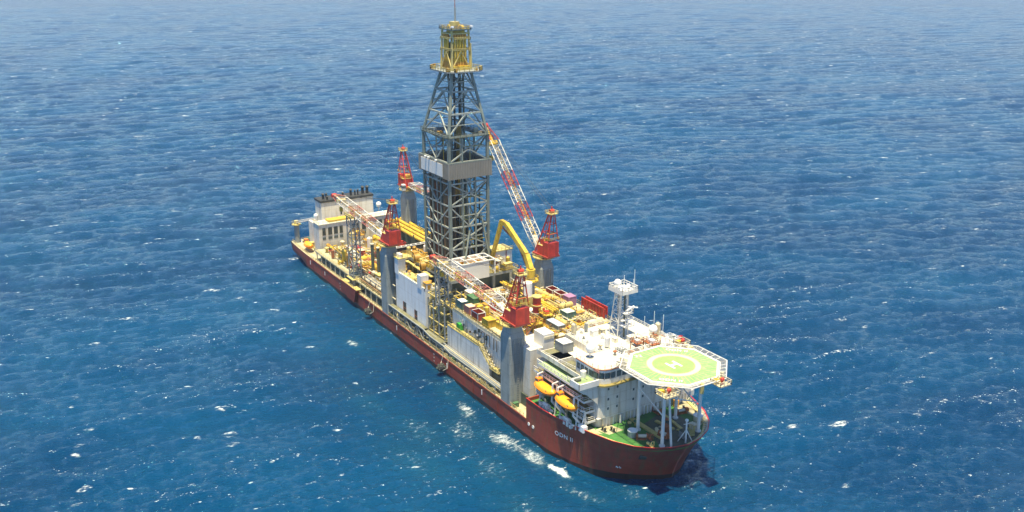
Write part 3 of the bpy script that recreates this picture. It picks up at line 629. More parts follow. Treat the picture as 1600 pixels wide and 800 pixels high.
# ------------------------------------------------------------------ derrick
D = thing('drilling_derrick', 'tall grey steel lattice derrick rising amidships with a yellow crown and a clad belt', 'derrick', (118.4, 0, 26.4))
X0, X1, YY = 109.6, 127.4, 7.2
def face_pts(x0, x1, y, z): return [(x0, -y, z), (x1, -y, z), (x1, y, z), (x0, y, z)]
def level(z):
    if z <= 72: return X0, X1, YY
    t = (z-72)/20.; return X0+(116.2-X0)*t, X1+(123.6-X1)*t, YY+(3.5-YY)*t
zl = [26.4, 34, 41.5, 49, 56.5, 63.5, 72, 79, 86, 92]
corner = lambda z: face_pts(*level(z)[:2], level(z)[2], z)
for k in range(4):
    mb = MB()
    for a, b in zip(zl, zl[1:]): mb.bar(corner(a)[k], corner(b)[k], .9 if a < 72 else .72)
    build(mb, 'leg', 'der', D)
for k, nmf in enumerate(('starboard', 'forward', 'port', 'aft')):
    mb = MB()
    for i, (a, b) in enumerate(zip(zl, zl[1:])):
        A, B = corner(a), corner(b); p, q, r_, s = Vector(A[k]), Vector(A[(k+1) % 4]), Vector(B[k]), Vector(B[(k+1) % 4])
        mb.bar(r_, s, .5)
        m = (p+q)/2; mt_ = (r_+s)/2; mb.bar((p+r_)/2, (q+s)/2, .24)
        if a >= 72: mb.bar(p, mt_, .42); mb.bar(q, mt_, .42); mb.bar((p+r_)/2, (p+mt_)/2, .25); mb.bar((q+s)/2, (q+mt_)/2, .25)
        elif i % 2 == 0 or k in (0, 2): mb.bar(m, r_, .42); mb.bar(m, s, .42); mb.bar((p+r_)/2, (m+r_)/2, .25); mb.bar((q+s)/2, (m+s)/2, .25); mb.bar(m, mt_, .25)
        else: mb.bar(p, s, .42); mb.bar(q, r_, .42)
    build(mb, 'bracing', 'brace', D)
# intermediate columns
mb = MB()
for x, y, z1 in ((115.5, -YY, 63), (121.4, -YY, 63), (X1, -2.4, 72), (X1, 2.4, 58), (X0, 0, 72), (118.5, YY, 72)): mb.bar((x, y, 26.4), (x, y, z1), .55)
for z in (34, 41.5, 49, 56.5): mb.bar((X0, 0, z), (X1, 0, z), .4)
mb.bar((X1+.3, 0, 40), (X1+3.5, -4.5, 26.6), .5); mb.bar((X1+.3, 4.6, 44), (X1+2.5, 6.8, 26.6), .5)
build(mb, 'intermediate_column', 'der', D)
# clad belt
mb = MB(); mb.box(107.4, 107.65, -8, 8, 58.2, 63.5); mb.box(128.2, 128.45, -8, 8, 58.2, 63.5); mb.box(107.65, 128.2, -8.1, -7.9, 58.2, 63.5); mb.box(107.65, 128.2, 7.9, 8.1, 58.2, 63.5)
for y in np.arange(-7.9, 8, .62): mb.box(128.45, 128.58, y, y+.3, 58.25, 63.4)
for x in np.arange(107.7, 128.2, .62): mb.box(x, x+.3, -8.22, -8.1, 58.25, 63.4)
for x in (107.5, 128.35): mb.bar((x, -8, 63.6), (x, 8, 63.6), .3, mi=1)
for y in (-8, 8): mb.bar((107.5, y, 63.6), (128.4, y, 63.6), .3, mi=1)
for x, y in ((107.5, -8), (128.4, -8), (128.4, 8)): mb.bar((x, y, 58.1), (x, y, 63.6), .45, mi=0)
for y in (-8, 8): mb.bar((X0, y*.9, 57.6), (X0, y, 58.4), .3, mi=1); mb.bar((X1, y*.9, 57.6), (X1, y, 58.4), .3, mi=1)
build(mb, 'wind_wall', ['belt', 'der'], D)
for a, b in ((109.4, 116.6), (116.8, 124.8)):
    mb = MB(); mb.box(a, b, -8.36, -8.24, 58.7, 62.9); build(mb, 'white_sign_panel', 'whitep', D)
for x in (113, 115.2, 120.6):
    mb = MB(); mb.box(x, x+.7, -9, -8.3, 63.5, 63.9); build(mb, 'floodlight', 'markw', D)
mb = MB(); mb.box(107.8, 111, -7.8, 7.8, 58.6, 58.75); mb.box(125, 128.1, -7.8, 7.8, 58.6, 58.75); mb.box(111, 125, 4.5, 7.8, 58.6, 58.75); mb.box(111, 125, -7.8, -5.5, 58.6, 58.75); build(mb, 'belt_platform', 'darkg', D)
mb = MB()
mb.box(X0-.8, 113, -YY-.6, YY+.6, 71.6, 71.8); mb.box(124.4, X1+.8, -YY-.6, YY+.6, 71.6, 71.8); mb.box(113, 124.4, -YY-.6, -4.6, 71.6, 71.8); mb.box(113, 124.4, 4.6, YY+.6, 71.6, 71.8)
mb.rail([(X0-.8, -YY-.6, 71.8), (X1+.8, -YY-.6, 71.8), (X1+.8, YY+.6, 71.8), (X0-.8, YY+.6, 71.8)], 1.2, 2.2, .06, closed=True)
build(mb, 'waist_platform', ['darkg', 'brown', 'grey'], D)
for i in range(30):
    x, y = R.uniform(X0, X1), R.choice((R.uniform(-YY, -4.8), R.uniform(4.8, YY))); z = R.choice((71.8, 58.75)); s = R.uniform(.5, 1.4); mb = MB(); mb.box(x-s/2, x+s/2, y-s/2, y+s/2, z, z+s*R.uniform(.5, 1.4)); build(mb, 'equipment_box', R.choice(('brown', 'grey', 'cream', 'ochre')), D)
mb = MB(); mb.box(117.2, 118.7, .8, 2.2, 26.4, 74, 0); mb.box(118.8, 119.2, -.6, 0, 26.4, 92, 1); mb.box(116.4, 116.8, 2.6, 3.2, 26.4, 92, 1)
for z in range(30, 72, 6): mb.box(116.6, 119.4, .4, 2.6, z, z+.4, 1)
build(mb, 'guide_rail', ['ochre', 'dark'], D)
mb = MB()
for x, y in ((117.4, -1.4), (121.6, 1.7), (119.8, -1.9)): mb.bar((x, y, 26.5), (x, y, 92), .45)
for x, y, z in ((112, 5.8, 46), (114.5, 6.2, 56), (124.5, 5.6, 52), (125.8, -1.4, 50), (110.4, 2.6, 60), (110.4, -3.2, 57)): mb.bar((x, y, 26.5), (x, y, z), .4)
for z in (60, 66, 76, 83, 89): mb.bar((117.4, -1.4, z), (121.6, 1.7, z), .35); mb.bar((117.4, -1.4, z), (119.8, -1.9, z), .35)
build(mb, 'inner_column', 'darkg', D)
for i in range(26):
    x, y = R.uniform(111, 126), R.uniform(-5.5, 6.2); z0 = R.choice((26.5, 34, 41.5)); z1 = R.choice((49, 56, 63, 71)); mb = MB(); mb.tube((x, y, z0), (x, y, z1), R.choice((.1, .14, .2)), 6); build(mb, 'riser_line', R.choice(('pyel', 'ochre', 'yellow', 'brace', 'cream')), D)
for z in (34, 41.5, 49, 56.5, 66):
    mb = MB(); mb.box(110.4, 112.6, -6.4, 6.4, z, z+.12); mb.rail([(112.6, -6.4, z), (112.6, 6.4, z)], 1.1, 2, .05); build(mb, 'service_walkway', 'brace', D)
    mb = MB(); mb.box(124.6, 126.6, -1, 6.4, z+2, z+2.12); mb.rail([(124.6, -1, z+2), (124.6, 6.4, z+2)], 1.1, 2, .05); build(mb, 'service_walkway', 'pyel', D)
mb = MB(); mb.box(111, 117, 5.2, 5.4, 27, 51); mb.box(119, 125, 6.4, 6.6, 27, 40); mb.box(110.4, 110.6, -6, 2, 27, 50); build(mb, 'inner_cladding', 'brown', D)
mb = MB(); mb.box(116.8, 119.6, -1.2, 1.9, 50, 53.5, 0); mb.box(117.2, 119.2, -.8, 1.4, 46, 50, 1); mb.tube((118.2, .3, 30), (118.2, .3, 46), .25, 8, mi=1); build(mb, 'top_drive', ['ochre', 'dark'], D)
mb = MB()
for x, y in ((113.2, -6.8), (123.4, -6.8)): mb.bar((x, y, 27), (x, y, 57.5), 1.2, .2)
mb.box(110.6, 125.2, -4.2, -3.9, 27, 56, 0)
build(mb, 'inner_wind_panel', 'brown', D)
# racked drill pipe
rk = thing('drill_pipe_rack', 'brown drill pipe stands racked upright inside the derrick', 'pipe rack', (118, -5.5, 26.5))
for i in range(40):
    mb = MB(); x = 111.2+(i % 20)*.66; y = -5.9+(i//20)*1.; mb.tube((x, y, 26.5), (x, y, 54.5+R.uniform(-.5, .5)), .2, 6); build(mb, 'pipe_stand', R.choice(('brown', 'brown', 'rust')), rk)
# upper platform, crown, compensator cylinders, mast
mb = MB(); mb.prism([(112.6, -4.5), (114.6, -6.6), (125.6, -6.6), (127.4, -4.5), (127.4, 4.5), (125.6, 6.6), (114.6, 6.6), (112.6, 4.5)], 92.2, 92.6)
P8 = [(112.6, -4.5), (114.6, -6.6), (125.6, -6.6), (127.4, -4.5), (127.4, 4.5), (125.6, 6.6), (114.6, 6.6), (112.6, 4.5)]
mb.rail([(x, y, 92.6) for x, y in P8], 1.2, 1.8, .09, 1, True)
for i in range(16): x, y = R.choice(P8); x += R.uniform(-1, 1); y *= .88; mb.box(x-.3, x+.3, y-.3, y+.3, 92.6, 93.3+R.random()*.6, R.choice((1, 2)))
build(mb, 'upper_platform', ['grey', 'pyel', 'ochre'], D)
mb = MB()
for x in (116.3, 123.5):
    for y in (-3.4, 3.4): mb.bar((x, y, 92.6), (x+(119.9-x)*.12, y*.88, 106.5), .5)
for z in (99.5, 103, 106): mb.rail([(116, -3.4, z-1), (123.8, -3.4, z-1), (123.8, 3.4, z-1), (116, 3.4, z-1)], .9, 3, .1, 0, True)
mb.bar((116.3, -3.4, 92.8), (119.9, -3.3, 98.5), .3); mb.bar((123.5, -3.4, 92.8), (119.9, -3.3, 98.5), .3); mb.bar((123.5, -3.4, 92.8), (123.5, 0, 98.5), .3); mb.bar((123.5, 3.4, 92.8), (123.5, 0, 98.5), .3)
for y in (-3.5, 3.5): mb.bar((124.2, y, 93), (124, y*.95, 101), .28)
build(mb, 'crown_frame', 'pyel', D)
for x, y in [(122.9, -1.9+k*.95) for k in range(5)]+[(117.5+k*1.1, -2.6) for k in range(3)]+[(118.4, 2), (120.2, 2.2)]:
    mb = MB(); mb.tube((x, y, 92.7), (x, y, 95.2), .52, 10, mi=0); mb.tube((x, y, 95.2), (x, y, 102.8), .4, 10, mi=1); mb.tube((x, y, 102.8), (x, y, 103.8), .48, 10, mi=0); build(mb, 'compensator_cylinder', ['ochre', 'yellow'], D)
mb = MB(); mb.box(116.4, 122.4, -2.9, 2.9, 92.6, 96.2, 1); mb.box(122.4, 124, -3, 3, 92.6, 94, 0); mb.box(116.8, 119.4, -2.6, .2, 96.5, 101, 2)
build(mb, 'crown_housing', ['yellow', 'ochre', 'darkg'], D)
mb = MB(); mb.box(116.3, 123.6, -3.3, 3.3, 103.9, 104.3, 0); mb.box(116, 123.9, -3.5, 3.5, 105.2, 105.4, 2); mb.rail([(115.9, -3.6, 105.4), (124, -3.6, 105.4), (124, 3.6, 105.4), (115.9, 3.6, 105.4)], 1.1, 1.6, .08, 2, True)
for x, y in ((118, -1), (120, 0), (122, 1.2), (119, 1.6)): mb.tube((x, y-.5, 105.6), (x, y+.5, 105.6), 1.05, 14, mi=1)
mb.box(117.4, 122.6, -1.8, 2, 104.3, 105.2, 1); mb.box(118.2, 121, -1.2, 1, 106.4, 107.6, 0)
build(mb, 'crown_block', ['pyel', 'yellow', 'grey'], D)
mb = MB(); mb.tube((120, 0, 106), (120, 0, 112), .3, 8); mb.tube((120, 0, 112), (120, 0, 116.5), .14, 6, mi=1); build(mb, 'top_mast', ['grey', 'rust'], D)
for y, h in ((-3.4, 2.5), (3.4, 2.2)):
    mb = MB(); mb.box(123.9, 124.7, y-.4, y+.4, 106, 106.6); build(mb, 'floodlight', 'markw', D)
# ------------------------------------------------------------------ pedestal cranes
def make_crane(loc, ped_h, heading, elev, blen, label):
    """local +x is the boom direction, z = 0 at the top of the pedestal"""
    c = thing('pedestal_crane', label, 'crane', loc, 'red and white pedestal cranes on the drillship', local=True, rz=heading)
    mb = MB(); s = 2.6; rz = -heading
    def rot(x, y): return (x*math.cos(rz)-y*math.sin(rz), x*math.sin(rz)+y*math.cos(rz))
    o8 = lambda r_: [rot(r_*sx, r_*sy) for sx, sy in ((-1, -.9), (-.9, -1), (.9, -1), (1, -.9), (1, .9), (.9, 1), (-.9, 1), (-1, .9))]
    A, B = o8(s), o8(1.75)
    mb.add([(x, y, -ped_h) for x, y in A]+[(x, y, -4.4) for x, y in A]+[(x, y, -1.2) for x, y in B], [(i+k*8, (i+1) % 8+k*8, (i+1) % 8+8+k*8, i+8+k*8) for k in (0, 1) for i in range(8)], 0)
    mb.tube((0, 0, -1.3), (0, 0, 0), 1.8, 16, mi=0)
    pd = build(mb, 'pedestal', ['ped'], c)
    mb = MB()
    def RP(x, y, z): q = rot(x, y); return (q[0], q[1], z)
    for y in (-.3, .3): mb.bar(RP(s+.25, y, -ped_h+.5), RP(s+.25, y, -4.6), .1)
    for z in np.arange(-ped_h+1, -4.8, .7): mb.bar(RP(s+.25, -.3, z), RP(s+.25, .3, z), .09)
    build(mb, 'ladder', 'grey', pd)
    for y in (-1.5, 1.2): mb = MB(); mb.tube(RP(s+.15, y, -ped_h+.4), RP(s+.15, y, -4.8), .13, 6); build(mb, 'conduit', 'grey', pd)
    mb = MB(); mb.tube((0, 0, -.9), (0, 0, -.65), 3.8, 18, mi=0); mb.rail([(3.8*math.cos(a), 3.8*math.sin(a), -.65) for a in np.linspace(0, 2*math.pi, 15)[:-1]], 1.1, 1.5, .05, 0, True)
    mb.tube((0, 0, -.6), (0, 0, .1), 2.4, 16, mi=1); build(mb, 'slewing_platform', ['pyel', 'ochre'], c)
    mb = MB(); mb.box(-5.4, 2.9, -2.6, 2.6, .1, .6, 1); mb.box(-5.4, -2.4, -2.2, 2.2, .6, 5.2, 0); mb.box(-2.4, .6, -2.2, 2.2, .6, 3.5, 0)
    for x in (-4.8, -3.9, -3, -1.6, -.4): mb.box(x, x+.12, -2.38, -2.3, .7, 3.8, 1)
    mb.box(-5.1, -2.7, -2.4, -2.3, 4.5, 4.65, 1)
    h = build(mb, 'machinery_house', ['red', 'dred'], c)
    mb = MB(); mb.box(-2.3, .5, -2.2, 2.2, 3.71, 3.77, 0); mb.rail([(-5.4, -2.3, 5.8), (-2.4, -2.3, 5.8), (-2.4, 2.3, 5.8), (-5.4, 2.3, 5.8)], 1, 1.4, .05, 1, True); mb.rail([(-2.4, -2.3, 3.7), (.6, -2.3, 3.7), (.6, 2.3, 3.7)], 1, 1.4, .05, 1)
    build(mb, 'house_roof', ['pyel', 'yellow'], h)
    mb = MB(); mb.tube((-.9, -1.3, 4.7), (-.9, 1.3, 4.7), .8, 12, mi=0); mb.tube((-.9, -1.4, 4.7), (-.9, -1.3, 4.7), 1.1, 12, mi=1); mb.tube((-.9, 1.3, 4.7), (-.9, 1.4, 4.7), 1.1, 12, mi=1); mb.box(-1.5, -.3, -1.2, 1.2, 3.75, 4.2, 1); build(mb, 'hoist_winch', ['ochre', 'red'], h)
    mb = MB(); mb.box(2., 3.8, -3.9, -2.5, -.3, 2.2, 0); mb.box(1.95, 3.86, -3.96, -2.44, .8, 1.7, 1); build(mb, 'operator_cab', ['whitep', 'glass'], c)
    ax, az = -4.2, 14.9; mb = MB()
    for y in (-1, 1):
        mb.bar((2.3, y*1.75, .8), (ax+.5, y*.75, az), .36, mi=0); mb.bar((-5.2, y*2.0, 5.8), (ax-.5, y*.75, az), .28, mi=0); mb.bar((-2.6, y*2.0, 5.8), (ax, y*.75, az), .17, mi=0)
    for t in (.52, .76):
        f = [Vector((2.3, y*1.75, .8)).lerp(Vector((ax+.5, y*.75, az)), t) for y in (-1, 1)]; z_ = f[0].z; q = max(0, (z_-5.8)/(az-5.8)); b_ = [Vector((-5.2, y*2.0, 5.8)).lerp(Vector((ax-.5, y*.75, az)), q) for y in (1, -1)]; P_ = f+b_
        for i in range(4): mb.bar(P_[i], P_[(i+1) % 4], .2, mi=0)
        if t < .6: mb.box(-4.9, -3.3, -1.2, 1.2, z_-.05, z_+.05, 1)
    build(mb, 'a_frame', ['red', 'yellow'], c)
    mb = MB(); mb.box(-5.7, -2.6, -1.5, 1.5, az-.1, az+.1, 0); mb.rail([(-5.7, -1.5, az), (-2.6, -1.5, az), (-2.6, 1.5, az), (-5.7, 1.5, az)], 1, 1.2, .06, 0, True)
    mb.tube((ax, -.7, az+.8), (ax, .7, az+.8), .65, 12, mi=1); mb.bar((ax, 0, az+.8), (ax, 0, az+2.4), .3, mi=1); build(mb, 'masthead_platform', ['pyel', 'red'], c)
    ce, se = math.cos(elev), math.sin(elev); f0 = Vector((3.1, 0, 1.2))
    def P(u, y, w): return (f0.x+u*ce-w*se, y, f0.z+u*se+w*ce)
    body = blen-7; bw, bd = 1.75, 2.2; us = [0, 4.5]+[4.5+(body-4.5)*(i+1)/6 for i in range(6)]+[blen-.6]
    def sect(u):
        if u < 4.5: t = .6+.4*u/4.5; return bw*t, bd*t
        if u > body: t = max(0, (blen-u)/(blen-body)); return .5+(bw-.5)*t, .9+(bd-.9)*t
        return bw, bd
    for i, (a, b) in enumerate(zip(us, us[1:])):
        red_ = i in (2, 4, 7); (wa_, da), (wb_, db) = sect(a), sect(b); mb = MB()
        mb.lattice([P(a, -wa_, 0), P(a, wa_, 0), P(a, wa_, da), P(a, -wa_, da)], [P(b, -wb_, 0), P(b, wb_, 0), P(b, wb_, db), P(b, -wb_, db)], 3 if b-a > 4.6 else 2, .22, .1, 0)
        if i == 0: mb.add(*(lambda q: (q.v, q.f))(MB().bar(P(0, 0, .3), P(4.5, 0, 1.2), 2.2, .15)), 0)
        build(mb, 'boom_section', [('red' if elev > .3 else 'pinkred') if red_ else 'whitep'], c)
    mb = MB()
    for y in (-.36, .36): mb.bar(P(1, y, .3), P(body, y, .3), .1, .12, 0); mb.bar(P(1, y, 1.3), P(body, y, 1.3), .07, mi=0)
    for i in range(int(body/1.2)): mb.bar(P(1+i*1.2, -.36, .32), P(1+i*1.2, .36, .32), .6, .06, 0)
    for u in np.arange(2, body, 3): mb.bar(P(u, -.36, .3), P(u, -.36, 1.3), .07, mi=0); mb.bar(P(u, -.36, .25), P(u, -1.7, .1), .12, mi=0)
    mb.bar(P(0, -1.5, -.2), P(body, -1.9, -.2), .32, .3, 0); build(mb, 'boom_walkway', ['yellow'], c)
    mb = MB(); mb.bar(P(body-1., 0, .5), P(body+.4, 0, .5), 3.6, 1.2, 0); mb.bar(P(body+.3, 0, .5), P(blen+.8, 0, .4), .8, .8, 0); mb.tube(P(blen, -.9, .4), P(blen, .9, .4), .8, 12, mi=1); build(mb, 'boom_head', ['yellow' if elev > .3 else 'pyel', 'red'], c)
    mb = MB(); hk = P(body+1, -.3, -.2); dz = 5.2 if elev > .3 else 2.2
    mb.tube(hk, (hk[0], hk[1], hk[2]-dz), .07, 5, mi=0); mb.box(hk[0]-.55, hk[0]+.55, hk[1]-.5, hk[1]+.5, hk[2]-dz-1.7, hk[2]-dz, 1); mb.tube((hk[0], hk[1], hk[2]-dz-1.7), (hk[0], hk[1], hk[2]-dz-2.9), .32, 6, mi=0); build(mb, 'hook_block', ['dark', 'yellow'], c)
    for y in (-.5, .5):
        mb = MB(); mb.tube((ax, y, az+1.2), P(blen-2, y, 1), .04, 4); mb.tube((ax, y*1.4, az+1.2), P(body, y*1.4, 2.4), .04, 4); build(mb, 'hoist_wire', ['dark'], c)
    return c
def heading_to(a, b): return math.atan2(b[1]-a[1], b[0]-a[0])
def crane_to(base, ped_h, tip, label):
    h = heading_to(base, tip); d = math.hypot(tip[0]-base[0], tip[1]-base[1])-3.1; dz = tip[2]-(base[2]+1.6)
    return make_crane(base, ped_h, h, math.atan2(dz, d), math.hypot(d, dz), label)
crane_to((184.3, -18.4, 31), 24.9, (133.5, -17.2, 35.2), 'red crane with stowed boom pointing aft, on the grey pedestal beside the lifeboats')
crane_to((102.4, -18.4, 32.3), 26.3, (53.2, -18.7, 38.3), 'red crane whose boom rests on the grey lattice tower, beside the white windowless wall')
crane_to((144.6, 18.4, 33.2), 27, (110, 16.3, 71.3), 'red crane with its striped boom raised high beside the derrick')
crane_to((42.3, 18.4, 34.4), 28.2, (88, 15.5, 37), 'red crane behind the derrick near the funnel, boom running toward the derrick')
# lattice tower carrying a boom, and a second boom rest
tw = thing('lattice_tower', 'tall grey lattice tower standing on the aft starboard deck under a crane boom', 'lattice tower', (71.8, -19, 7.6))
mb = MB()
for zz_ in (0,):
    mb.lattice([(69.8, -20.6, 7.6), (73.9, -20.6, 7.6), (73.9, -17.4, 7.6), (69.8, -17.4, 7.6)], [(69.8, -20.6, 34.4), (73.9, -20.6, 34.4), (73.9, -17.4, 34.4), (69.8, -17.4, 34.4)], 7, .36, .2)
build(mb, 'tower_frame', 'grey', tw)
mb = MB(); mb.box(69.3, 74.4, -21.1, -16.9, 34.4, 34.8, 0); mb.rail([(69.3, -21.1, 34.8), (74.4, -21.1, 34.8), (74.4, -16.9, 34.8), (69.3, -16.9, 34.8)], .8, 1.6, .07, 0, True); mb.box(68.9, 75, -21.6, -16.4, 10.1, 10.35, 0)
build(mb, 'tower_platform', 'pyel', tw)
tw = thing('boom_rest', 'grey steel boom rest in front of the scaffolding beside the white wall', 'boom rest', (139, -16.5, 6.1))
mb = MB(); mb.lattice([(137.8, -18.6, 21), (140.4, -18.6, 21), (140.4, -15.4, 21), (137.8, -15.4, 21)], [(137.8, -18.6, 33.4), (140.4, -18.6, 33.4), (140.4, -15.4, 33.4), (137.8, -15.4, 33.4)], 4, .34, .18); mb.box(137.6, 140.6, -18.9, -15.1, 33.4, 33.7); build(mb, 'rest_frame', 'grey', tw); mb = MB(); mb.box(137.9, 140.3, -18.7, -15.3, 33.71, 34); build(mb, 'rest_saddle', 'pyel', tw)
# yellow knuckle boom crane
kc = thing('knuckle_boom_crane', 'big yellow knuckle boom crane folded into an inverted V forward of the derrick', 'crane', (156, 6, 20.8))
mb = MB(); mb.tube((156, 6, 20.8), (156, 6, 31), 1.3, 14, mi=1); mb.tube((156, 6, 29.6), (156, 6, 30), 2.6, 14, mi=0); mb.rail([(156+2.5*math.cos(a), 6+2.5*math.sin(a), 30) for a in np.linspace(0, 2*math.pi, 9)], 1.1, 1.4, .06, 0); mb.tube((156, 6, 31), (156, 6, 33.4), 1.5, 12, mi=0); build(mb, 'pedestal', ['yellow', 'grey'], kc)
mb = MB(); mb.box(154.2, 156, 2.6, 4.6, 29, 32.2, 0); mb.box(155.9, 156.1, 2.8, 4.4, 30.4, 31.6, 1); build(mb, 'operator_cab', ['whitep', 'glass'], kc)
kp = [(156, 6, 33.2), (153, 6.2, 37.4), (140.4, 6.6, 44.2), (137.2, 6.7, 44.4)]
mb = MB(); mb.bar(kp[0], kp[1], 1.5, 1.9); mb.bar(kp[1], kp[2], 1.25, 1.7); mb.bar(kp[2], kp[3], 1.1, 1.4); build(mb, 'main_boom', 'yellow', kc)
mb = MB(); mb.bar((137.2, 6.7, 44.6), (130.4, 7, 30), 1., 1.3); mb.bar((130.4, 7, 30), (129, 7, 26), .9, .9); mb.box(128.3, 130, 6.2, 7.8, 24.6, 26.6); build(mb, 'outer_boom', 'yellow', kc)
mb = MB(); mb.tube((154.9, 6, 32.2), (148.5, 6.3, 39), .38, 8, mi=0); mb.tube((146, 6.4, 40.2), (138, 6.7, 42.4), .3, 8, mi=0); build(mb, 'hydraulic_ram', ['rust'], kc)
# ------------------------------------------------------------------ helideck
HX, HY, HZ = 231.1, -.2, 31.2
H = thing('helideck', 'green octagonal helideck with a pale ring and white H above the bow', 'helideck', (HX, HY, 11.3))
def octo(ap_): r_ = ap_/math.cos(math.pi/8); return [(HX+r_*math.cos(math.pi/8+k*math.pi/4), HY+r_*math.sin(math.pi/8+k*math.pi/4)) for k in range(8)]
mb = MB(); mb.prism(octo(11.1), HZ-.5, HZ, 1, 0); build(mb, 'landing_deck', ['heli', 'whitep'], H)
def ring(r0, r1, z, n=64, mi=0):
    m = MB(); vs_ = []
    for k in range(n): a = 2*math.pi*k/n; vs_ += [(HX+r0*math.cos(a), HY+r0*math.sin(a), z), (HX+r1*math.cos(a), HY+r1*math.sin(a), z)]
    m.add(vs_, [(2*k, 2*k+1, (2*k+3) % (2*n), (2*k+2) % (2*n)) for k in range(n)], mi); return m
mb = MB()
for k in range(48):
    a = 2*math.pi*(k+.5)/48; c_, s_ = math.cos(a), math.sin(a); r1 = 10.7/max(abs(math.cos((a % (math.pi/4))-math.pi/8+0)), .92); r1 = min(10.6/max(abs(c_), abs(s_), (abs(c_)+abs(s_))/math.sqrt(2)), 11.4)
    p = (HX+6.7*c_, HY+6.7*s_); q = (HX+r1*c_, HY+r1*s_); w = .07
    mb.add([(p[0]-s_*w, p[1]+c_*w, HZ+.008), (p[0]+s_*w, p[1]-c_*w, HZ+.008), (q[0]+s_*w, q[1]-c_*w, HZ+.008), (q[0]-s_*w, q[1]+c_*w, HZ+.008)], [(0, 1, 2, 3)])
build(mb, 'tie_down_line', 'tie', H)
mb = MB(); n = 48; mb.add([(HX+5.6*math.cos(2*math.pi*k/n), HY+5.6*math.sin(2*math.pi*k/n), HZ+.008) for k in range(n)], [tuple(range(n))]); build(mb, 'touchdown_area', 'helic', H)
build(ring(5.35, 6.7, HZ+.016), 'aiming_circle', 'mark', H)
a_, b_ = octo(11.05), octo(10.55); mb = MB(); mb.add([(x, y, HZ+.012) for x, y in a_+b_], [(k, (k+1) % 8, 8+(k+1) % 8, 8+k) for k in range(8)]); build(mb, 'edge_line', 'markw', H)
mb = MB()
for s in (-1, 1): mb.add([(HX+dx, HY+s*1.15+dy, HZ+.02) for dx, dy in ((-1.8, -.3), (1.8, -.3), (1.8, .3), (-1.8, .3))], [(0, 1, 2, 3)])
mb.add([(HX+dx, HY+dy, HZ+.024) for dx, dy in ((-.38, -.8), (.38, -.8), (.38, .8), (-.38, .8))], [(0, 1, 2, 3)]); build(mb, 'letter_h', 'markw', H)
def deck_text(t, size, cx, cy, ang, sx=1.1):
    c_, s_ = math.cos(ang), math.sin(ang); return text_mb(t, size, lambda u, v: (cx+u*sx*c_-v*s_, cy+u*sx*s_+v*c_, HZ+.02))
build(deck_text('ODN II', 1.5, HX-6.3, HY+6.5, rad(45)), 'ship_name', 'markw', H)
build(deck_text('ODN II', 1.5, HX+6.4, HY-6.5, rad(45)), 'ship_name', 'markw', H)
build(deck_text('22', 1.7, HX-8.7, HY-4.2, rad(68)), 'size_figure', 'markw', H)
oo, oi = octo(12.9), octo(11.3)
mb = MB(); mb2 = MB()
for k in range(8):
    a, b, c_, d = oi[k], oi[(k+1) % 8], oo[k], oo[(k+1) % 8]
    mb.bar((*c_, HZ+.1), (*d, HZ+.1), .2); mb.bar((*a, HZ-.25), (*b, HZ-.25), .16)
    for i in range(6): t = i/5; mb.bar((a[0]+(b[0]-a[0])*t, a[1]+(b[1]-a[1])*t, HZ-.25), (c_[0]+(d[0]-c_[0])*t, c_[1]+(d[1]-c_[1])*t, HZ+.1), .12)
    for i in range(22): t = i/21; mb2.bar((a[0]+(b[0]-a[0])*t, a[1]+(b[1]-a[1])*t, HZ-.25), (c_[0]+(d[0]-c_[0])*t, c_[1]+(d[1]-c_[1])*t, HZ+.08), .035)
    for i in range(1, 5): t = i/5; mb2.bar((a[0]+(c_[0]-a[0])*t, a[1]+(c_[1]-a[1])*t, HZ-.25+t*.33), (b[0]+(d[0]-b[0])*t, b[1]+(d[1]-b[1])*t, HZ-.25+t*.33), .035)
build(mb, 'net_frame', 'whitep', H); build(mb2, 'safety_net', 'rope', H)
# support girders, legs, braces
mb = MB()
for d in (-8, -4, 0, 4, 8): mb.bar((HX-9.5, HY+d, HZ-1.1), (HX+9.5, HY+d, HZ-1.1), .4, 1.1); mb.bar((HX+d, HY-9.5, HZ-1.5), (HX+d, HY+9.5, HZ-1.5), .35, .9)
for d in (-7, 0, 7): mb.bar((218.5, d, HZ-1.6), (222, d, HZ-1.6), .5, 1.1)
build(mb, 'support_girder', 'cream', H)
LG = [(224.4, -5.2), (234.2, -5.4), (233.2, 7.6), (224.6, 7.4)]
for x, y in LG:
    mb = MB(); mb.tube((x, y, 11.3), (x, y, HZ-1.5), .44, 12); mb.tube((x, y, 11.3), (x, y, 11.6), .8, 12); build(mb, 'leg', 'whitep', H)
mb = MB(); mb.tube((235.6, -3.6, 11.3), (234.8, -4.8, HZ-2), .3, 10); build(mb, 'leg', 'whitep', H)
mb = MB(); mb.tube((224.4, -5.2, 23.5), (234.2, -5.4, 19.5), .18, 8); mb.tube((234.2, -5.4, 25), (233.2, 7.6, 19.5), .18, 8); mb.tube((224.6, 7.4, 22), (233.2, 7.6, 18), .18, 8); mb.tube((224.4, -5.2, 25), (224.6, 7.4, 20), .18, 8)
build(mb, 'brace', 'whitep', H)
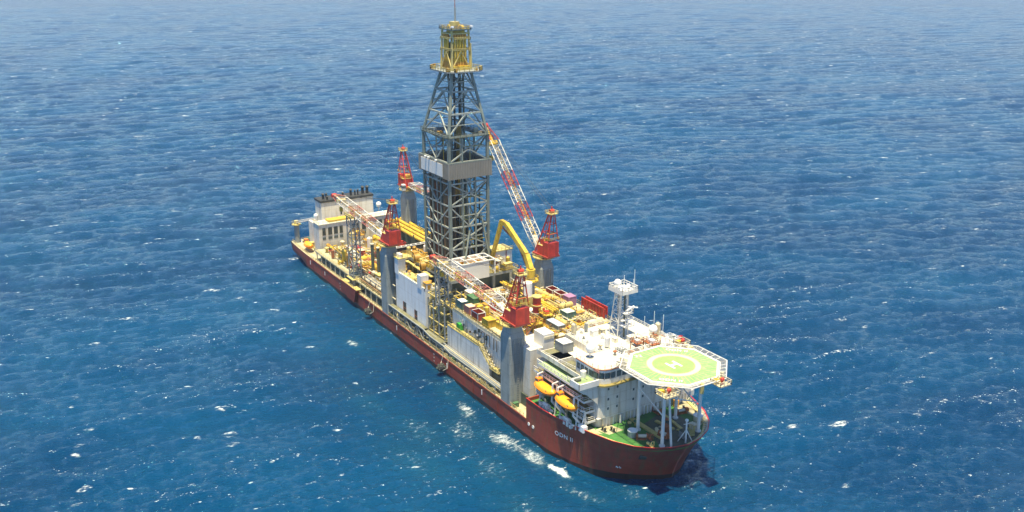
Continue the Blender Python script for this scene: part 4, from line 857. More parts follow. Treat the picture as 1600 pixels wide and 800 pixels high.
for x0, x1, y0, y1, z, in ((242.3, 245.8, 1.6, 5.2, 30.3), (238.2, 242., -12., -7.6, 29.2), (219.6, 222.4, 9.8, 13.2, 30.2)):
    mb = MB(); mb.box(x0, x1, y0, y1, z, z+.15); mb.rail([(x0, y0, z+.1), (x1, y0, z+.1), (x1, y1, z+.1), (x0, y1, z+.1)], 1.2, 1.2, .07, 0, True); mp_ = build(mb, 'monitor_platform', 'cream', H)
    cx_, cy_ = (x0+x1)/2, (y0+y1)/2
    mb = MB(); mb.tube((cx_+.4, cy_, z+.1), (cx_+.4, cy_, z+1.3), .3, 8); mb.ball((cx_+.4, cy_, z+1.4), .55); mb.tube((cx_+.4, cy_, z+1.4), (cx_+1.3, cy_-1.1, z+1.9), .22, 8); build(mb, 'foam_monitor', 'red', mp_)
    mb = MB(); mb.box(x0+.3, x0+1.5, y0+.4, y0+1.6, z+.15, z+1.2); mb.tube((x0+.9, y1-.9, z+.2), (x0+.9, y1-.9, z+1.1), .45, 8); build(mb, 'hose_box', 'yellow', mp_)
each([MB().stair((218.8, -6, 28.2), (221, -11, HZ-.3), 1.), MB().stair((217, 9, 28.1), (220.2, 11.5, HZ-.3), 1.)], 'access_stair', 'whitep', H)
build(MB().tube((243.2, -1.8, HZ-2.4), (243.2, -1.8, HZ+.1), .5, 8), 'hose_reel', 'pyel', H)
# ------------------------------------------------------------------ mast, radomes, aerials
ms = thing('radar_mast', 'white lattice radar mast with railed top platform on the upper deckhouse', 'radar mast', (199, 8, 26))
mb = MB(); mb.lattice([(197, 5.8, 26), (200.8, 5.8, 26), (200.8, 9.6, 26), (197, 9.6, 26)], [(198, 7, 39.6), (200.2, 7, 39.6), (200.2, 9.2, 39.6), (198, 9.2, 39.6)], 6, .22, .1)
build(mb, 'mast_frame', 'whitep', ms)
mb = MB(); mb.tube((200.9, 8.1, 25.8), (200.7, 8.1, 39.5), .28, 8, mi=0); build(mb, 'mast_riser', ['darkg'], ms)
mb = MB(); mb.box(196.6, 202.6, 5.6, 11, 39.4, 39.8); mb.box(196.5, 202.7, 5.5, 5.7, 39.3, 40.4); mb.box(202.5, 202.7, 5.6, 11, 39.3, 40.3); mb.rail([(196.6, 5.6, 39.8), (202.6, 5.6, 39.8), (202.6, 11, 39.8), (196.6, 11, 39.8)], 1.4, 1.2, .08, closed=True); build(mb, 'mast_platform', 'whitep', ms); mb = MB()
mb.box(200.6, 203.2, 6.6, 9.4, 33.6, 33.8); mb.rail([(203.2, 6.6, 33.8), (203.2, 9.4, 33.8), (200.6, 9.4, 33.8)], 1.1, 1, .07); build(mb, 'mast_platform', 'whitep', ms); mb = MB(); mb.box(200.6, 203.4, 6.4, 9.6, 29.8, 30); mb.rail([(203.4, 6.4, 30), (203.4, 9.6, 30)], 1.1, 1, .07)
build(mb, 'mast_platform', 'whitep', ms)
mb = MB(); mb.box(201.2, 202.4, 6.2, 7.2, 41, 41.6); mb.bar((201.9, 8.2, 35.4), (204.4, 9.8, 35.6), .3, .25); mb.bar((203.9, 6.4, 35.2), (202.5, 10, 35.4), .3, .3); mb.bar((202.6, 6.2, 31.8), (202.6, 10, 31.8), .35, .3); mb.tube((202.6, 8, 30), (202.6, 8, 31.7), .2, 6); build(mb, 'radar_scanner', 'markw', ms)
mb = MB(); mb.ball((198.4, 7.2, 41.6), 1.0); mb.tube((198.4, 7.2, 39.8), (198.4, 7.2, 40.8), .3, 8); build(mb, 'satellite_dome', 'markw', ms); mb = MB(); mb.ball((200, 9.8, 40.6), .6); build(mb, 'satellite_dome', 'markw', ms)
mb = MB()
for x, y, h in ((201.8, 10.4, 6), (202.3, 6.1, 3.2), (197.2, 10.5, 3), (199.8, 6, 2.8), (202.4, 9.6, 3.6)): mb.tube((x, y, 39.8), (x, y, 39.8+h), .07, 5)
build(mb, 'aerial', 'markw', ms)
gp = thing('exhaust_mast', 'grey twin pole mast with cream bracket just aft of the white radar mast', 'mast', (192, 13, 26))
mb = MB(); mb.tube((192.5, 12.8, 24), (192.5, 12.8, 37.4), .5, 10, mi=0); mb.tube((193.6, 15, 24), (193.6, 15, 36.6), .3, 10, mi=0); mb.box(191, 196.4, 11.6, 13.6, 36.6, 37.2, 1); mb.box(192, 197, 9, 12, 37.6, 37.8, 1); mb.tube((196, 10, 37.8), (196, 10, 39), .35, 8, mi=2); build(mb, 'pole', ['grey', 'pyel', 'markw'], gp)
def radome(x, y, z, h, r_, label):
    t = thing('radome', label, 'radome', (x, y, z)); mb = MB(); mb.tube((x, y, z), (x, y, z+h), .22, 8); mb.tube((x, y, z+h-.1), (x, y, z+h+.1), r_*.7, 12); mb.tube((x, y, z), (x, y, z+.12), r_*.9, 16, mi=1); build(mb, 'stand', ['whitep', 'grey'], t)
    mb = MB(); mb.ball((x, y, z+h+r_*.95), r_, 20, 12, sz=1.05); build(mb, 'dome', 'markw', t)
radome(211, -11.2, 28.12, 1.6, 1.12, 'white satellite dome on the starboard side of the bridge roof')
radome(205.6, 14.7, 26.1, 1.2, 1.25, 'white satellite dome on the port side near the helideck edge')
radome(14.8, -12.8, 17.2, 2, .9, 'white dome aft of the funnel on its starboard side')
radome(14.2, 17, 17.2, 2.4, 1.2, 'white dome on the port side beyond the funnel')
for i, (x, y, h, lb) in enumerate(((204.6, 19.2, 7.5, 'thin whip aerial beside the port satellite dome'), (202.5, 17.6, 8.2, 'thin whip aerial, tallest of the three at the port rail'), (199.8, 16.4, 6, 'thin whip aerial next to the radar mast at the port rail'))):
    t = thing('whip_aerial', lb, 'aerial', (x, y, 24.1), 'whip aerials along the port rail'); mb = MB(); mb.tube((x, y, 24.1), (x, y, 24.1+h), .07, 5); build(mb, 'whip', 'markw', t); mb = MB(); mb.tube((x, y, 24.1), (x, y, 25), .16, 6); build(mb, 'whip_base', 'grey', t)
# ------------------------------------------------------------------ lifeboats in davits
def make_lifeboat(label, L=9.0, group='orange lifeboats at the starboard side'):
    t = thing('lifeboat', label, 'lifeboat', (0, 0, 0), group, local=True)
    def loft(prof, name, mts, mi=0):
        n = 14; mb = MB(); rings = []
        for u in np.linspace(-1, 1, 17):
            e = (1-abs(u)**2.6)**.5 if abs(u) < 1 else 0; e = max(e, .04); rings.append([(u*L/2, y, z) for y, z in prof(u, e)])
        m_ = len(rings[0]); vs_ = [p for r_ in rings for p in r_]
        mb.add(vs_, [(i*m_+j, i*m_+j+1, (i+1)*m_+j+1, (i+1)*m_+j) for i in range(16) for j in range(m_-1)], mi, True); return build(mb, name, mts, t)
    loft(lambda u, e: [(1.65*e*math.cos(a), -1.25*(e**.45)*abs(math.sin(a))+abs(u)**3*.5+.05) for a in np.linspace(0, math.pi, 13)], 'boat_hull', ['orange'])
    loft(lambda u, e: [(1.6*e*math.cos(a), (1.35*e**.5)*abs(math.sin(a))**.8+abs(u)**3*.35+.03) for a in np.linspace(0, math.pi, 13)], 'canopy', ['orangey'])
    mb = MB()
    for a, b in zip(np.linspace(-1, 1, 17), np.linspace(-1, 1, 17)[1:]):
        for s in (-1, 1):
            f = lambda u: (u*L/2, s*(1.7*max((1-abs(u)**2.6), 0)**.5+.03), .06+abs(u)**3*.45); mb.bar(f(a), f(b), .16, .16)
    build(mb, 'rubbing_band', 'orange', t)
    mb = MB(); mb.box(-3.9, -2.3, -.75, .75, .95, 2.05, 0); mb.box(-2.32, -2.25, -.55, .55, 1.3, 1.85, 1); mb.box(-3.7, -2.5, -.79, -.74, 1.3, 1.8, 1); build(mb, 'steering_turret', ['orange', 'glass'], t)
    mb = MB()
    for x in (-.9, .6, 2.1): mb.box(x, x+.6, -1.36, -1.3, .5, .85); mb.box(x, x+.6, 1.3, 1.36, .5, .85)
    build(mb, 'window', 'glass', t)
    return t
lb = make_lifeboat('orange enclosed lifeboat hung beside the grey crane pedestal'); lb.location = (202.6, -19.6, 17.7); lb.rotation_euler = (0, 0, rad(-2))
dup(lb, (212.3, -19.4, 17.5), rad(-2), 'orange enclosed lifeboat, the one of the hung pair closer to the bow')
lb3 = make_lifeboat('small orange rescue boat on the aft starboard deck near the engine casing', 7.2, 'orange boat at the stern'); lb3.location = (18.5, -18.2, 8.6); lb3.rotation_euler = (0, 0, rad(-4))
def davit(x, label):
    t = thing('boat_davit', label, 'davit', (x, -17, 11.3), 'white lifeboat davits on the starboard side'); 
    for dx in (-3.6, 3.6):
        mb = MB(); mb.bar((x+dx, -16.4, 11.3), (x+dx, -19.8, 15.6), .42, .5); mb.bar((x+dx, -19.8, 15.6), (x+dx, -19.6, 20.6), .32, .4); mb.bar((x+dx, -19.6, 20.6), (x+dx, -17.2, 20.9), .3); mb.bar((x+dx, -18.9, 11.3), (x+dx, -18.2, 20), .28)
        mb.tube((x+dx, -19.5, 20.4), (x+dx, -19.5, 18.8), .06, 5); build(mb, 'davit_arm', 'whitep', t)
    for dx in (-2.5, -1, .6, 2): mb = MB(); mb.box(x+dx, x+dx+R.uniform(.5, 1.2), -19.9, -18.6, 11.4, 12.2+R.random()); build(mb, 'davit_locker', 'whitep', t)
    mb = MB(); mb.tube((x-1, -19.2, 13), (x+1.2, -19.2, 13), .5, 10); mb.bar((x-3.6, -19.4, 12.6), (x+3.6, -19.4, 12.6), .25); build(mb, 'davit_winch', ['whitep'], t)
davit(202.6, 'white davit frame under the lifeboat beside the crane pedestal'); davit(212.3, 'white davit frame under the lifeboat closer to the bow')
t = thing('rescue_davit', 'white hooked arm davit with a white locker just forward of the lifeboats', 'davit', (218, -17.4, 11.3)); mb = MB(); mb.bar((217.2, -16.6, 11.3), (217.6, -17.4, 17), .45); mb.bar((217.6, -17.4, 17), (217.8, -18.9, 17.6), .35); mb.bar((216.6, -17.6, 11.3), (217.5, -17.4, 16), .25); build(mb, 'davit_arm', 'whitep', t); mb = MB(); mb.box(216.4, 218.8, -18.6, -17.2, 11.5, 13.1); build(mb, 'locker', 'markw', t)
# ------------------------------------------------------------------ foredeck gear
t = thing('storage_drum', 'white round drum on the green foredeck beside the aft starboard helideck leg', 'drum', (226.2, -8.4, 11.3)); mb = MB(); mb.tube((226.2, -8.4, 11.3), (226.2, -8.4, 12.9), 1.25, 24); build(mb, 'drum_body', 'grey', t); mb = MB(); mb.tube((226.2, -8.4, 12.9), (226.2, -8.4, 13.05), 1.32, 24); build(mb, 'drum_lid', 'markw', t)
def winch(x, y, z, rz, m1_, label, group=None, s=1.):
    t = thing('mooring_winch', label, 'winch', (x, y, z), group, local=True, rz=rz); t.scale = (s, s, s); mb = MB(); mb.box(-1.6, 1.6, -.8, .8, 0, .25); mb.box(-1.5, -1.2, -.7, .7, .25, 1.3); mb.box(1.2, 1.5, -.7, .7, .25, 1.3); mb.box(1.5, 2.3, -.4, .4, .3, 1.2); build(mb, 'winch_frame', m1_, t)
    mb = MB(); mb.tube((-1.2, 0, .8), (1.2, 0, .8), .45, 12, mi=1); mb.tube((-1.2, 0, .8), (-1.1, 0, .8), .75, 12); mb.tube((1.1, 0, .8), (1.2, 0, .8), .75, 12); build(mb, 'winch_drum', [m1_, 'rope'], t); return t
winch(228.6, -7.2, 11.3, rad(60), 'rust', 'orange winch touching the white drum on the foredeck')
winch(231.2, -2.2, 11.75, rad(10), 'rust', 'rusty winch at the forward end of the straight yellow walkway')
winch(223.2, 10.6, 11.3, rad(80), 'rust', 'orange winch in the shade on the port side of the foredeck')
winch(219.6, 5.4, 11.3, rad(0), 'rust', 'orange winch close to the white front wall')
for x, y, lb_ in ((220.2, -13, 'twin black bollard on the starboard pale patch, away from the white drum'), (221.6, -11.2, 'twin black bollard on the starboard pale patch, next to the white drum'), (222.5, 12.6, 'twin black bollard on the port pale patch'), (226.6, 13.3, 'twin black bollard by the port bulwark')):
    t = thing('bollard', lb_, 'bollard', (x, y, 11.3), 'twin bollards on the foredeck'); mb = MB(); mb.box(x-1, x+1, y-.4, y+.4, 11.31, 11.45); build(mb, 'bollard_base', 'darkg', t); 
    for d in (-.55, .55): mb = MB(); mb.tube((x+d, y, 11.45), (x+d, y, 12.3), .27, 10); mb.tube((x+d, y, 12.2), (x+d, y, 12.35), .36, 10); build(mb, 'bollard_post', 'dark', t)
t = thing('rope_drum', 'pale round rope drum by the port bow rail', 'drum', (228.6, 11.8, 11.3)); mb = MB(); mb.tube((228.6, 11.8, 11.3), (228.6, 11.8, 12.7), 1.3, 20); build(mb, 'drum_body', 'cream', t); mb = MB(); mb.tube((228.6, 11.8, 12.7), (228.6, 11.8, 12.85), 1.4, 20); build(mb, 'drum_lid', 'whitep', t)
t = thing('foremast', 'short white tripod mast standing at the stem', 'mast', (236, .8, 11.3)); mb = MB(); mb.tube((236, .8, 11.3), (236, .8, 17.4), .22, 8); mb.tube((234.4, -.4, 11.3), (236, .8, 15), .13, 6); mb.tube((236.6, 2.6, 11.3), (236, .8, 15), .13, 6); mb.tube((234.6, 2.2, 11.3), (236, .8, 14), .13, 6); mb.bar((235.8, 0, 16.6), (236.2, 1.8, 16.6), .14); build(mb, 'mast_pole', 'whitep', t); mb = MB(); mb.box(235.7, 236.3, .5, 1.1, 17.4, 17.9); build(mb, 'lamp', 'markw', t)
t = thing('rope_reel', 'dark green rope reel on the shaded grey deck at the bow', 'reel', (233.6, 2.4, 11.3)); mb = MB(); mb.tube((233.6, 1.7, 12.6), (233.6, 3.1, 12.6), 1.15, 16); build(mb, 'reel_drum', 'darkg', t); each([MB().box(232.6, 234.6, 1.5, 1.7, 11.3, 12.9), MB().box(232.6, 234.6, 3.1, 3.3, 11.3, 12.9)], 'reel_stand', 'grey', t)
t = thing('life_buoy_rack', 'small orange round box behind the helideck legs', 'box', (219.6, 12, 11.3)); mb = MB(); mb.tube((219.6, 12, 11.4), (219.6, 12, 13.4), .8, 12); build(mb, 'box_body', 'orangey', t)
# ball fenders hanging on the side
for x, lb_ in ((147.7, 'dark netted ball fender hanging below the lower white tank house'), (90.5, 'dark netted ball fender hanging under the pillars aft of the second crane')):
    t = thing('ball_fender', lb_, 'fender', (x, -22.3, 3.2), 'ball fenders hanging on the starboard side'); mb = MB(); mb.ball((x, -22.4, 3.0), 1.35, 16, 10); build(mb, 'fender_ball', 'tyre', t)
    mb = MB()
    for i in range(46):
        a, ph = R.uniform(0, 2*math.pi), math.asin(R.uniform(-.9, .95)); c_ = Vector((x+1.4*math.cos(ph)*math.cos(a), -22.4+1.4*math.cos(ph)*math.sin(a), 3.0+1.4*math.sin(ph))); mb.ball(c_, .22, 8, 4)
    build(mb, 'net_float', 'darkg', t)
    mb = MB(); mb.path([(x-1.1, -21.1, 6.2), (x-1.5, -21.5, 4.4), (x-.6, -22.3, 3.9)], .1); mb.path([(x+2.4, -21.1, 6.2), (x+2.6, -21.5, 3.6), (x+1, -22.5, 2.3)], .1); build(mb, 'rope', 'rope', t)
# ------------------------------------------------------------------ containers and boxes
def container(x, y, z, l, w, h, col, label, rz=0, lid=None, open_=False, group=None, name='container'):
    t = thing(name, label, 'container', (x, y, z), group, local=True, rz=rz); mb = MB(); a, b = l/2, w/2
    if open_:
        mb.box(-a, a, -b, b, 0, .2); mb.box(-a, a, -b, -b+.12, .2, h); mb.box(-a, a, b-.12, b, .2, h); mb.box(-a, -a+.12, -b, b, .2, h); mb.box(a-.12, a, -b, b, .2, h)
    else: mb.box(-a, a, -b, b, 0, h)
    n = int(l/.5)
    for i in range(n):
        for s in (-1, 1): mb.box(-a+.15+i*.5, -a+.38+i*.5, s*b-.05, s*b+.05, .2, h-.15)
    for i in range(int(w/.5)):
        mb.box(a-.05, a+.05, -b+.1+i*.5, -b+.3+i*.5, .2, h-.15)
    build(mb, 'container_shell', col, t)
    mb = MB()
    for sx in (-1, 1):
        for sy in (-1, 1): mb.box(sx*a-.1, sx*a+.1, sy*b-.1, sy*b+.1, 0, h+.03)
    for s in (-1, 1): mb.box(-a, a, s*b-.1, s*b+.1, h-.12, h+.04); mb.box(s*a-.1, s*a+.1, -b, b, h-.12, h+.04)
    build(mb, 'corner_frame', 'whitep' if open_ else col, t)
    if not open_:
        mb = MB(); mb.box(-a+.1, a-.1, -b+.1, b-.1, h, h+.05); build(mb, 'container_roof', lid or col, t)
    return t
Z = 20.83
container(146, -13.4, Z, 3.2, 2.4, 2.7, 'teal', 'teal container with white roof on the deck edge, aftmost of the starboard row', lid='markw')
container(151, -13.4, Z, 3., 2.5, 2.6, 'pinkred', 'faded red closed container between the teal one and the open red skip', lid='cream')
container(156.4, -13.5, Z, 3.9, 2.7, 2.5, 'dred', 'open red skip with white rim in the starboard container row', open_=True)
container(163, -13.6, Z, 3.4, 2.8, 2.3, 'yellow', 'yellow box container next to the red crane at the deck edge')
container(166.8, -11.6, Z, 2.6, 2, 2.1, 'yellow', 'smaller yellow box behind the large yellow one', name='yellow_box')
container(145.4, -8.6, Z, 4.6, 3, 3, 'grn', 'dark green container inboard of the teal container', lid='grn')
container(140.2, -7, 14, 3.6, 2.6, 9.6, 'cream', 'tall cream cabinet with white top beside the scaffolding', lid='markw', name='deck_cabinet')
container(152, 17.2, Z, 3.8, 2.7, 2.8, 'dred', 'dark red open topped box, aft one of the pair at the port rail', open_=True)
container(156.8, 17.2, Z, 3.8, 2.7, 2.8, 'dred', 'dark red open topped box, forward one of the pair at the port rail', open_=True)
container(161.4, 17.4, Z, 3.2, 2.8, 3.2, 'purple', 'faded purple container at the port rail', lid='purple')
container(171.6, 9.6, Z, 3.6, 3.2, 3., 'teal', 'grey green container with pale roof behind the guard posts', lid='roofw')
container(176, 2, Z, 6.4, 2.5, 2.3, 'grey', 'long grey container with pale blue roof behind the tall white vent house', lid='blue')
container(173.3, -3, Z, 3.2, 2.4, 2.2, 'yellow', 'yellow container beside the blue roofed container', name='yellow_box')
container(181, -2.2, Z, 2.8, 2, 1.6, 'rust', 'low rusty brown box forward of the blue roofed container')
container(196, -8.9, 24.1, 3.9, 3.3, 2.7, 'grey', 'grey cabin with white roof on the starboard boat deck house', lid='markw', name='deck_cabin')
container(143.6, -16, 24.2, .9, .9, 1.2, 'darkg', 'small dark locker on top of the scaffolding', name='locker')
t = thing('gas_bottle_rack', 'long bright red rack of gas bottles at the port rail aft of the white deckhouse', 'rack', (171.6, 19.6, 20.8)); mb = MB(); mb.box(166, 177.4, 18.9, 19.1, 22, 24.4); mb.box(166, 177.4, 20.2, 20.4, 22, 24.4)
for x in np.arange(166, 177.5, 1.62): mb.bar((x, 18.85, 20.8), (x, 18.85, 24.6), .2); mb.bar((x, 20.4, 20.8), (x, 20.4, 24.6), .2)
mb.bar((166, 18.8, 24.6), (177.4, 18.8, 24.6), .3); mb.bar((166, 20.4, 24.6), (177.4, 20.4, 24.6), .3); build(mb, 'rack_frame', 'red', t); mb = MB()
for i in range(18): mb.tube((166.5+i*.62, 19.65, 21), (166.5+i*.62, 19.65, 24), .26, 8)
build(mb, 'gas_bottle', 'dred', t)
mb = MB()
for x in np.arange(135, 190, 3.1): mb.bar((x, 20.2, 20.8), (x, 20.2, 23.4), .16)
for x in np.arange(158, 172, 2.6):
    for y in (5.4, 12.6): mb.bar((x, y, 20.8), (x, y, 23.6), .16)
mb.bar((158, 5.4, 22.2), (168.5, 5.4, 22.2), .1); mb.bar((158, 12.6, 22.2), (171, 12.6, 22.2), .1)
build(mb, 'guard_post', 'darkg', up)
each([MB().box(160, 169, 6, 12, 20.832, 20.85), MB().box(177, 189, -8, 1, 20.832, 20.85)], 'green_deck_patch', 'lgreen', up)
mb = MB(); mb.box(163, 188, 14.2, 15, 20.835, 21.0); build(mb, 'red_deck_stripe', 'pinkred', up)
# white open frame modules forward of the derrick
mo = thing('open_white_module', 'white walled module with an open framed roof just forward of the derrick', 'module', (132, -2.5, 26.4)); mb = MB()
mb.box(128.9, 129.2, -8, 2.4, 25.6, 31.4); mb.box(135.9, 136.2, -8, 2.4, 25.6, 31.4); mb.box(129.2, 135.9, -8, -7.7, 25.6, 31.4); mb.box(129.2, 135.9, 2.1, 2.4, 25.6, 31.4); build(mb, 'module_wall', 'whitep', mo)
mb = MB()
for y in (-8, -5, -2, 1, 4.6): mb.bar((128.9, y, 31.5), (136.2, y, 31.5), .3)
for x in (128.9, 132.5, 136.2): mb.bar((x, -8, 31.5), (x, 4.6, 31.5), .3)
mb.bar((136.2, 4.6, 26.4), (136.2, 4.6, 31.5), .3); mb.bar((128.9, 4.6, 26.4), (128.9, 4.6, 31.5), .3); build(mb, 'roof_frame', 'markw', mo)
mb = MB(); mb.box(129.3, 135.8, -7.6, 2, 29.2, 29.4)
for i in range(14): x, y = R.uniform(130, 135), R.uniform(-7, 1.4); mb.box(x, x+R.uniform(.5, 1.6), y, y+R.uniform(.5, 1.6), 29.4, 30+R.random())
build(mb, 'module_floor', 'ochre', mo)
mo = thing('white_driller_house', 'white walled house with a red stripe on the port side of the derrick', 'deckhouse', (124, 15, 24)); mb = MB(); mb.box(118, 124.2, 11.6, 18.8, 22.4, 29.4); build(mb, 'house_wall', 'whitep', mo); mb = MB(); mb.box(124.2, 124.3, 16.2, 16.5, 22.5, 29.3); build(mb, 'red_stripe', 'dred', mo); mb = MB(); mb.box(117.7, 124.5, 11.3, 19.1, 29.4, 29.6); mb.rail([(124.4, 11.4, 29.6), (124.4, 19, 29.6)], 1.1, 1.5, .07); build(mb, 'house_roof', 'pyel', mo)
sbox('port_house_base', ['cream'], (112, 128, 12.5, 20, 6.05, 22.4))
# riser racks: yellow risers aft of the derrick, catwalk rails forward of it
def pipe_rack(label, x0, x1, ys, z, r_, col, cradle='cream', zb=10.1, name='riser_rack', flange=True):
    t = thing(name, label, 'pipe rack', ((x0+x1)/2, ys[0], zb))
    for y in ys:
        mb = MB(); mb.tube((x0, y, z), (x1, y, z), r_, 9)
        if flange:
            for x in np.arange(x0+2, x1, 11): mb.tube((x, y, z), (x+.5, y, z), r_*1.3, 9)
        build(mb, 'pipe', col, t)
    for x in np.linspace(x0+3, x1-3, 4):
        mb = MB(); mb.box(x-.25, x+.25, ys[0]-r_-.4, ys[-1]+r_+.4, zb, z-r_); mb.bar((x, ys[0]-r_-.3, zb), (x, ys[0]-r_-.3, z+r_+.5), .3); mb.bar((x, ys[-1]+r_+.3, zb), (x, ys[-1]+r_+.3, z+r_+.5), .3); build(mb, 'cradle', cradle, t)
    return t
pipe_rack('fat yellow risers stacked aft of the derrick on the port side', 36, 80, (10.6, 13, 15.4, 17.6), 19.4, .72, 'yellow', 'darkg')
pipe_rack('yellow risers lying under the dark gantry beam', 80, 101, (2.4, 4.8, 7.2, 9.6), 18.4, .7, 'yellow', 'darkg')
pipe_rack('yellow catwalk pipes running forward from the drill floor past the white module', 136.4, 168, (6.6, 7.6, 8.6), 23.0, .32, 'yellow', 'pyel', 20.8, 'catwalk_rack')
pipe_rack('yellow pipes along the port side forward of the raised crane', 136, 150, (15.6, 16.6, 17.6, 18.6), 21.8, .34, 'yellow', 'pyel', 20.8, 'pipe_rack')
pipe_rack('pale pipes laid beside the catwalk on the forward deck', 137, 164, (10.2, 11, 11.8), 21.6, .3, 'pyel', 'cream', 20.8, 'pipe_rack')
pipe_rack('yellow pipes lying aft of the near red crane', 160, 176, (-9, -8.1, -7.2), 21.5, .33, 'yellow', 'ochre', 20.8, 'pipe_rack')
pipe_rack('long cream pipes on the starboard deck aft of the second crane', 77, 98, (-17.6, -16), 11.4, .85, 'cream', 'brown', 10.1, 'pipe_rack', True)
pipe_rack('brown pipes beside the long cream pipes on the starboard deck', 76, 97, (-19.2, -18.9), 10.9, .2, 'brown', 'brown', 10.1, 'pipe_rack', False)
gy = thing('pipe_gantry', 'dark steel gantry beam crossing the deck between the second crane and the derrick', 'gantry', (88, -2, 10.1)); mb = MB(); mb.box(86.6, 88.2, -12, 12, 23.2, 24.4, 0); mb.box(86.5, 86.7, -12, 12, 24.4, 24.6, 1); mb.box(88.1, 88.3, -12, 12, 24.4, 24.6, 1)
for y in (-11, 11): mb.bar((87.4, y, 10.1), (87.4, y, 23.2), .9, mi=0)
for y in np.arange(-11, 12, 2): mb.box(87, 87.8, y, y+.5, 24.4, 24.8, 1)
build(mb, 'gantry_beam', ['dark', 'whitep'], gy)
gy = thing('pipe_gantry', 'short dark steel gantry beam just forward of the second red crane', 'gantry', (99, -14, 10.1)); mb = MB(); mb.box(96.5, 98.2, -15.6, -6, 21.4, 22.6, 0)
for y in (-14.6, -7): mb.bar((97.3, y, 10.1), (97.3, y, 21.4), .8, mi=0)
build(mb, 'gantry_beam', ['dark'], gy)
# tensioner drums
for i, (x, y, z, lb_) in enumerate(((96.5, -5.4, 24.5, 'ochre tensioner drum, aftmost of the four beside the derrick'), (100.4, -7.4, 24.6, 'ochre tensioner drum second from aft beside the derrick'), (110.8, -11.6, 27.6, 'ochre tensioner drum at the foot of the derrick leg'), (116.6, -12.3, 26.6, 'ochre tensioner drum beside the stowed boom tip'))):
    t = thing('tensioner_drum', lb_, 'drum', (x, y, z-1.6), 'ochre tensioner drums beside the derrick'); mb = MB(); mb.tube((x-.3, y-.8, z), (x+.3, y+.9, z+.1), 1.55, 18); build(mb, 'drum_body', 'ochre', t)
    mb = MB(); mb.tube((x-.4, y-.95, z), (x-.3, y-.8, z), 1.75, 18, mi=0); mb.tube((x-.45, y-1.05, z), (x-.4, y-.9, z), .5, 10, mi=1); mb.bar((x-1, y, z-3), (x, y, z), .5, mi=1); mb.bar((x+1, y, z-3), (x, y, z), .5, mi=1); build(mb, 'drum_flange', ['ochre', 'pyel'], t)
for i, (x, y, h, lb_) in enumerate(((72.6, -12, 12.2, 'tall dark vent pole aft of the second crane, the aft one of two'), (78, -12, 12.2, 'tall dark vent pole aft of the second crane, the forward one of two'))):
    t = thing('vent_pole', lb_, 'pole', (x, y, 10.1), 'dark vent poles on the aft deck'); mb = MB(); mb.tube((x, y, 10.1), (x, y, 10.1+h), .62, 12); build(mb, 'pole_tube', 'darkg', t); mb = MB(); mb.tube((x, y, 10.1+h), (x, y, 10.5+h), .75, 12); build(mb, 'pole_cap', 'cream', t)
t = thing('red_tank', 'red upright tank with pale band beside the near red crane', 'tank', (166.6, 1.4, 20.8)); mb = MB(); mb.tube((166.6, 1.4, 23.4), (166.6, 1.4, 28.4), 1.3, 16); build(mb, 'tank_body', 'red', t); mb = MB(); mb.tube((166.6, 1.4, 20.8), (166.6, 1.4, 23.4), 1.9, 12); build(mb, 'tank_base', 'grey', t)
for z in (25.6, 28.4): mb = MB(); mb.tube((166.6, 1.4, z), (166.6, 1.4, z+.3), 1.65, 16); build(mb, 'tank_band', 'pyel', t)
t = thing('white_tank', 'white upright tank at the foot of the yellow knuckle boom crane', 'tank', (158.6, 2.6, 24)); mb = MB(); mb.tube((158.8, 3.0, 26), (158.8, 3.0, 30.4), 1.5, 16); build(mb, 'tank_body', 'markw', t); mb = MB(); mb.box(157, 160.6, 1.2, 4.8, 20.8, 26); build(mb, 'tank_stand', 'pyel', t)
# ------------------------------------------------------------------ deck equipment prototypes and their copies
def proto(name, cat): t = thing(name, 'x', cat, (0, 0, 0), local=True); return t
def p_pump(c1, c2):
    t = proto('pump_skid', 'pump'); mb = MB(); mb.box(-1.5, 1.5, -.8, .8, 0, .25); mb.box(-1.4, -.2, -.5, .5, .25, .6); build(mb, 'skid_base', c2, t); mb = MB(); mb.tube((-1.3, 0, 1), (0, 0, 1), .5, 10); mb.tube((0, 0, 1), (.3, 0, 1), .2, 8); build(mb, 'motor', c1, t)
    mb = MB(); mb.tube((.3, 0, .9), (1.1, 0, .9), .55, 10); mb.path([(.7, 0, 1.2), (.7, 0, 2.1), (.7, 1.1, 2.1), (.7, 1.1, .3)], .16); mb.path([(1.1, 0, .9), (1.7, 0, .9), (1.7, -.9, .9)], .18); build(mb, 'pump_casing', c1, t); return t
def p_manifold(c1, c2):
    t = proto('valve_manifold', 'manifold'); mb = MB()
    for y in (-1.2, -.4, .4, 1.2): mb.path([(-1.8, y, .4), (-1.8, y, 1.4), (1.8, y, 1.4), (1.8, y, .4)], .15)
    for x in (-1, 0, 1): mb.tube((x, -1.5, 1), (x, 1.5, 1), .17, 8)
    build(mb, 'manifold_pipe', c1, t); mb = MB()
    for x in (-1, 0, 1):
        for y in (-.8, 0, .8): mb.tube((x, y, 1.2), (x, y, 1.9), .07, 5); mb.tube((x, y, 1.85), (x, y, 1.95), .28, 10)
    build(mb, 'hand_wheel', c2, t); mb = MB(); mb.box(-2, 2, -1.5, 1.5, 0, .12); mb.bar((-2, -1.5, 0), (-2, -1.5, 2.6), .12); mb.bar((2, -1.5, 0), (2, -1.5, 2.6), .12); mb.bar((-2, -1.5, 2.6), (2, -1.5, 2.6), .12); mb.bar((2, 1.5, 0), (2, 1.5, 2.6), .12); mb.bar((2, -1.5, 2.6), (2, 1.5, 2.6), .12); build(mb, 'manifold_frame', c2, t); return t
